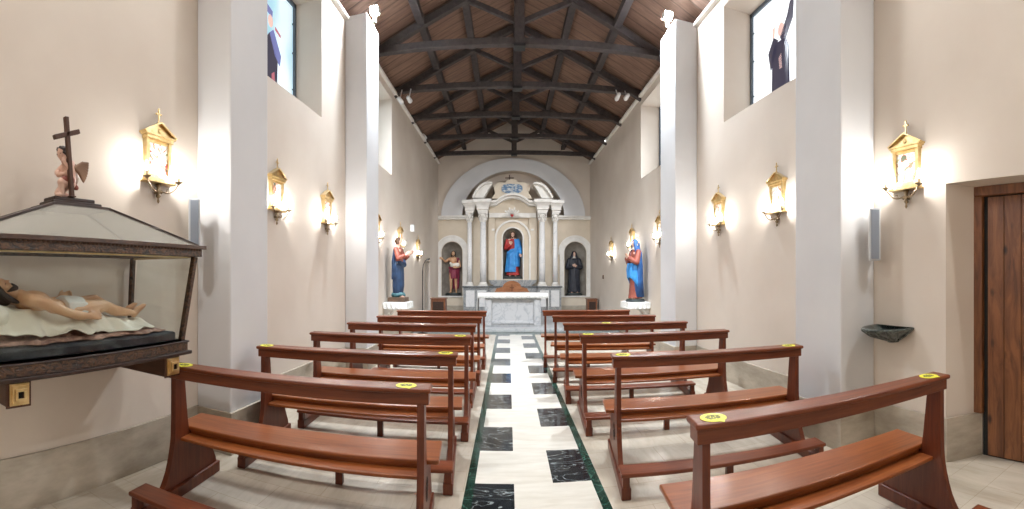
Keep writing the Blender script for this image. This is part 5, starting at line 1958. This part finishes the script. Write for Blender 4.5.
def draped(name, matn, x0, x1, y0, y1, zf, label, cat, nx=50, ny=110, edge=0.02, hang=None):
    mb = MB()
    bm = mb.bm
    g_ = []
    for j in range(ny + 1):
        row = []
        for i in range(nx + 1):
            u, v_ = i / nx, j / ny
            yy = y0 + (y1 - y0) * v_
            wob = 0.018 * math.sin(v_ * 23 + 1) + 0.012 * math.sin(v_ * 47)
            xx = x0 + (x1 + wob - x0) * u
            row.append(bm.verts.new((xx, yy, zf(u, v_, xx, yy))))
        g_.append(row)
    fs = []
    for j in range(ny):
        for i in range(nx):
            fs.append(bm.faces.new((g_[j][i], g_[j][i + 1], g_[j + 1][i + 1], g_[j + 1][i])))
    mb._mark(fs, True)
    o = mb.build(name, matn)
    sd = o.modifiers.new('t', 'SOLIDIFY'); sd.thickness = 0.006; sd.offset = 0
    tag(o, label, cat)
    return o


SHX0, SHX1, SHY0, SHY1 = CXB + 0.10, CX1 - 0.115, CY0 + 0.08, 2.0


def rz_(u, v, x, y):
    base = VZ + 0.012
    hump = (0.045 + 0.07 * (1 - v)) * max(0.0, math.sin(PI * min(1, u * 0.62 + 0.38))) ** 0.5
    f = 0.010 * math.sin(y * 38 + x * 30) + 0.006 * math.sin(y * 90 - x * 55)
    ed = min(1.0, (1 - u) * 8) * min(1.0, v * 20, (1 - v) * 14)
    z = base + hump * ed + f * ed
    us = (x - SHX0) / (SHX1 - 0.045 - SHX0)
    vs = (y - SHY0) / (SHY1 - SHY0)
    if 0 <= us <= 1 and 0 <= vs <= 1:
        z = min(z, sheet_z(us, vs, x, y) - 0.030)
    elif us > 1 and x < SHX1 + 0.02:
        z = min(z, VZ + 0.024)
    return max(z, VZ + 0.004)


def sheet_z(u, v, x, y):
    top = 0.225 - 0.160 * v
    bot = 0.085 - 0.055 * min(1, v * 1.5) + 0.014 * math.sin(v * 13 + 0.7) + 0.006 * math.sin(v * 30)
    f = 0.010 * math.sin(y * 26 + x * 14 + 1.5 * math.sin(y * 9)) + 0.006 * math.sin(y * 61 - x * 40)
    if u < 0.70:
        return VZ + top + f
    d = min(1.0, (u - 0.70) / 0.30)
    return max(VZ + 0.034, VZ + top + f * (1 - d * 0.4) - (top - bot) * (1 - (1 - d) ** 1.6))


draped('ground_cloth', 'rocky_cloth', CXB + 0.06, CX1 - 0.085, CY0 + 0.06, 2.07, rz_, 'crumpled brown painted cloth under the white sheet in the case', 'cloth')
draped('burial_sheet', 'linen', SHX0, SHX1, SHY0, SHY1, sheet_z, 'folded white sheet under the reclining figure in the case', 'sheet')

# reclining figure: head towards the camera end, feet at the far end, lying on its back
H = 1.02
t = empty('reclining_statue', (-2.15, 1.965, VZ + 0.10), 'painted statue of a dead man lying on the white sheet in the glass case', 'statue')
mb = MB()
# local: y from 0 (feet) to -H (head), z up


def B(x, l, z): return V(x * H, -l * H, (z + 0.24 * max(0.0, l - 0.5)) * H)


hc = B(0.0, 0.925, 0.085)
P, q, h = head_prims(mb, hc, H, (0.55, 0.35, 0.75), (0, -1, 0.35))
mb.limb([B(0, 0.80, 0.05), B(0, 0.88, 0.075)], [0.036 * H, 0.033 * H])
mb.ball(B(0, 0.735, 0.055), (0.10 * H, 0.105 * H, 0.062 * H))
mb.ball(B(0, 0.62, 0.045), (0.078 * H, 0.10 * H, 0.052 * H))
mb.ball(B(0, 0.52, 0.045), (0.09 * H, 0.065 * H, 0.06 * H))
mb.limb([B(-0.11, 0.80, 0.05), B(0, 0.81, 0.065), B(0.11, 0.80, 0.05)], [0.036 * H, 0.042 * H, 0.036 * H])
# near arm along the body, hand over the thigh side
mb.limb([B(0.118, 0.79, 0.055), B(0.145, 0.70, 0.045), B(0.155, 0.60, 0.03)], [0.036 * H, 0.031 * H, 0.026 * H])
mb.limb([B(0.155, 0.60, 0.03), B(0.15, 0.53, 0.03), B(0.13, 0.45, 0.03)], [0.026 * H, 0.025 * H, 0.017 * H])
hand(mb, B(0.13, 0.445, 0.03), (-0.25, 1, -0.05), (-0.6, 0, 0.8), 0.10 * H, 0.25)
# far arm bent, hand rising over the waist
mb.limb([B(-0.118, 0.79, 0.055), B(-0.15, 0.70, 0.06), B(-0.16, 0.61, 0.06)], [0.036 * H, 0.031 * H, 0.026 * H])
mb.limb([B(-0.16, 0.61, 0.06), B(-0.13, 0.56, 0.085), B(-0.10, 0.515, 0.11)], [0.026 * H, 0.024 * H, 0.017 * H])
hand(mb, B(-0.10, 0.51, 0.11), (0.35, 0.85, 0.35), (-0.2, -0.4, 0.9), 0.10 * H, 0.3)
# legs
for sx, kn, an_ in ((-1, B(-0.05, 0.28, 0.105), B(-0.035, 0.06, 0.025)), (1, B(0.055, 0.285, 0.075), B(0.035, 0.05, 0.02))):
    hp = B(0.055 * sx, 0.51, 0.045)
    mb.limb([hp, (hp + kn) / 2 + V(0, 0, 0.004), kn], [0.058 * H, 0.050 * H, 0.034 * H])
    mb.limb([kn, kn * 0.62 + an_ * 0.38 - V(0, 0, 0.012 * H), an_], [0.033 * H, 0.034 * H, 0.019 * H])
    mb.limb([an_ + V(0, 0.012, -0.008) * H, an_ + V(0, 0.045, 0.018) * H, an_ + V(0.01, 0.085, 0.040) * H], [0.022 * H, 0.022 * H, 0.014 * H])
    for k in range(5):
        x_ = (-0.018 + 0.009 * k) * H
        mb.limb([an_ + V(x_ / H, 0.085, 0.040) * H, an_ + V(x_ / H * 1.2, 0.106 - 0.003 * k, 0.048) * H], 0.0065 * H, 6)
body = mb.build('body', 'painted_skin', t, remesh=0.0055)
eyes(P, q, h, t)
mb = MB()
mb.loft([(0.0, 0, 0, 0.098 * H, 0.072 * H, 0.6), (0.03 * H, 0, 0, 0.105 * H, 0.078 * H), (0.09 * H, 0, 0.004, 0.108 * H, 0.08 * H), (0.14 * H, 0, 0.012, 0.105 * H, 0.075 * H)], amp=0.07, k=9)
bmesh.ops.transform(mb.bm, matrix=Matrix.Translation(B(0, 0.56, 0.048)) @ Matrix.Rotation(-PI / 2, 4, 'X'), verts=mb.bm.verts)
mb.build('loincloth', 'statue_white', t, remesh=0.007)
mb = MB()
mb.ball(P(0, -0.12, 0.14), (0.39 * h, 0.40 * h, 0.40 * h), q)
for k in (-1, 1):
    mb.limb([P(0.25 * k, 0.10, 0.28), P(0.36 * k, -0.02, 0.0), P(0.36 * k, -0.10, -0.4), P(0.42 * k, -0.05, -0.75)], [0.10 * h, 0.12 * h, 0.14 * h, 0.08 * h])
mb.limb([P(-0.1, -0.35, 0.1), P(0, -0.38, -0.5)], [0.32 * h, 0.25 * h])
mb.build('hair', 'hair_dark', t, remesh=0.007)
mb = MB()
mb.limb([P(-0.22, 0.12, -0.20), P(-0.12, 0.26, -0.40), P(0, 0.28, -0.55), P(0.12, 0.26, -0.40), P(0.22, 0.12, -0.20)], [0.07 * h, 0.10 * h, 0.13 * h, 0.10 * h, 0.07 * h])
mb.build('beard', 'hair_dark', t, remesh=0.006)
mb = MB()
random.seed(4)
mb.ball((0.0, -1.03, 0.045), (0.15, 0.12, 0.075))
tag(mb.build('head_cushion', 'linen', remesh=0.01), 'white pillow under the head of the reclining figure', 'pillow').location = t.location

# angel with cross on the case roof
PZ = RZ + 0.008
mb = MB()
mb.box((-0.075, -0.17, 0), (0.075, 0.17, 0.022)).box((-0.06, -0.15, 0.022), (0.06, 0.13, 0.045))
o = mb.build('plinth', 'dark_case_wood', bevel=0.006)
o.location = ((RX0 + RX1) / 2, 1.47, PZ)
tag(o, 'dark wooden plinth carrying the little angel on the case roof', 'plinth')
AZ = PZ + 0.045
t = empty('angel_figurine', ((RX0 + RX1) / 2 - 0.01, 1.445, AZ), 'small winged cherub holding a wooden cross on top of the glass case', 'figurine', rz=0.0)
H = 0.30      # standing height if upright; child proportions with a large head
mb = MB()
# the cherub kneels facing the near end (-y), seen from its right side
hcx = V(0.0, -0.025, 0.215)
P, q, h = head_prims(mb, hcx, 0.52, (0.25, -1, -0.25), (0, -0.2, 1))
mb.limb([(0, 0.0, 0.165), (0, -0.015, 0.20)], 0.018)
mb.limb([(0, 0.012, 0.085), (0, 0.012, 0.12), (0, 0.005, 0.155)], [0.036, 0.036, 0.034])
mb.ball((0, 0.01, 0.075), (0.038, 0.036, 0.030))
for k in (-1, 1):
    mb.limb([(0.038 * k, 0.004, 0.162), (0.05 * k, -0.02, 0.135)], [0.017, 0.015])
    mb.limb([(0.05 * k, -0.02, 0.135), (0.046, -0.05, 0.165)] if k > 0 else [(-0.05, -0.02, 0.135), (0.0, -0.045, 0.11), (0.03, -0.04, 0.11)], [0.014, 0.010] if k > 0 else [0.014, 0.012, 0.010])
hand(mb, (0.046, -0.052, 0.167), (0.1, 0.5, 0.7), (0, 0, 1), 0.032, 0.5)
hand(mb, (0.032, -0.04, 0.11), (0.9, 0.3, 0.2), (0, 0, 1), 0.032, 0.5)
# near leg kneeling, far leg bent forward
mb.limb([(0.022, 0.008, 0.07), (0.026, -0.045, 0.072)], [0.027, 0.021])
mb.limb([(0.026, -0.045, 0.072), (0.026, -0.045, 0.02)], [0.019, 0.013])
mb.limb([(0.026, -0.042, 0.014), (0.028, -0.075, 0.011)], [0.012, 0.009])
mb.limb([(-0.022, 0.008, 0.068), (-0.026, -0.030, 0.030)], [0.027, 0.020])
mb.limb([(-0.026, -0.030, 0.025), (-0.026, 0.035, 0.020)], [0.018, 0.012])
mb.limb([(-0.026, 0.035, 0.018), (-0.026, 0.062, 0.010)], [0.012, 0.009])
mb.build('body', 'pale_skin', t, remesh=0.0028)
eyes(P, q, h, t)
mb = MB()
mb.ball(P(0, -0.10, 0.18), (0.38 * h, 0.40 * h, 0.36 * h), q)
for i in range(26):
    a = i * 2.4
    z = -0.15 + 0.62 * ((i * 7) % 26) / 26
    rr_ = 0.37 * math.sqrt(max(0.05, 1 - ((z - 0.12) / 0.5) ** 2))
    yy = rr_ * math.sin(a) - 0.1
    if yy > 0.16 and z < 0.2: continue
    mb.ball(P(rr_ * math.cos(a), yy, z), 0.10 * h, n=6)
mb.build('hair', 'hair_dark', t, remesh=0.003)
mb = MB()
mb.limb([(0.0, 0.03, 0.075), (0.03, 0.0, 0.082), (0.03, -0.03, 0.085)], [0.022, 0.026, 0.02])
mb.limb([(-0.03, 0.0, 0.082), (0.0, 0.035, 0.07), (0.02, 0.045, 0.055)], [0.022, 0.024, 0.012])
mb.build('loin_drape', 'robe_rust', t, remesh=0.003)
for k in (-1, 1):
    mb = MB()
    for i in range(9):
        u = i / 8
        a = (0.020 * k, 0.030 + 0.010 * u, 0.150 + 0.006 * u)
        an2 = -0.75 + 1.5 * u
        ln = 0.062 + 0.012 * math.sin(u * PI)
        b_ = (0.030 * k + 0.012 * k * u, 0.045 + ln * (0.55 + 0.3 * u), 0.150 + ln * (-1.0 + 1.45 * u))
        mb.limb([a, ((a[0] + b_[0]) / 2, (a[1] + b_[1]) / 2 + 0.004, (a[2] + b_[2]) / 2 + 0.010), b_], [0.009, 0.010, 0.006], 6)
    mb.build('wing', 'wing_brown', t, remesh=0.0028)
mb = MB()
mb.bar((0.070, -0.010, 0.0), (0.070, -0.050, 0.445), 0.026, 0.024, up=(1, 0, 0))
mb.bar((0.070, -0.130, 0.318), (0.070, 0.038, 0.378), 0.024, 0.026)
mb.box((0.054, -0.030, 0), (0.086, 0.010, 0.008))
t.scale = (1.2, 1.2, 1.2)
o = mb.build('cross', 'cross_wood', bevel=0.003)
o.location = t.location
tag(o, 'plain dark wooden cross held by the cherub on the glass case', 'cross')
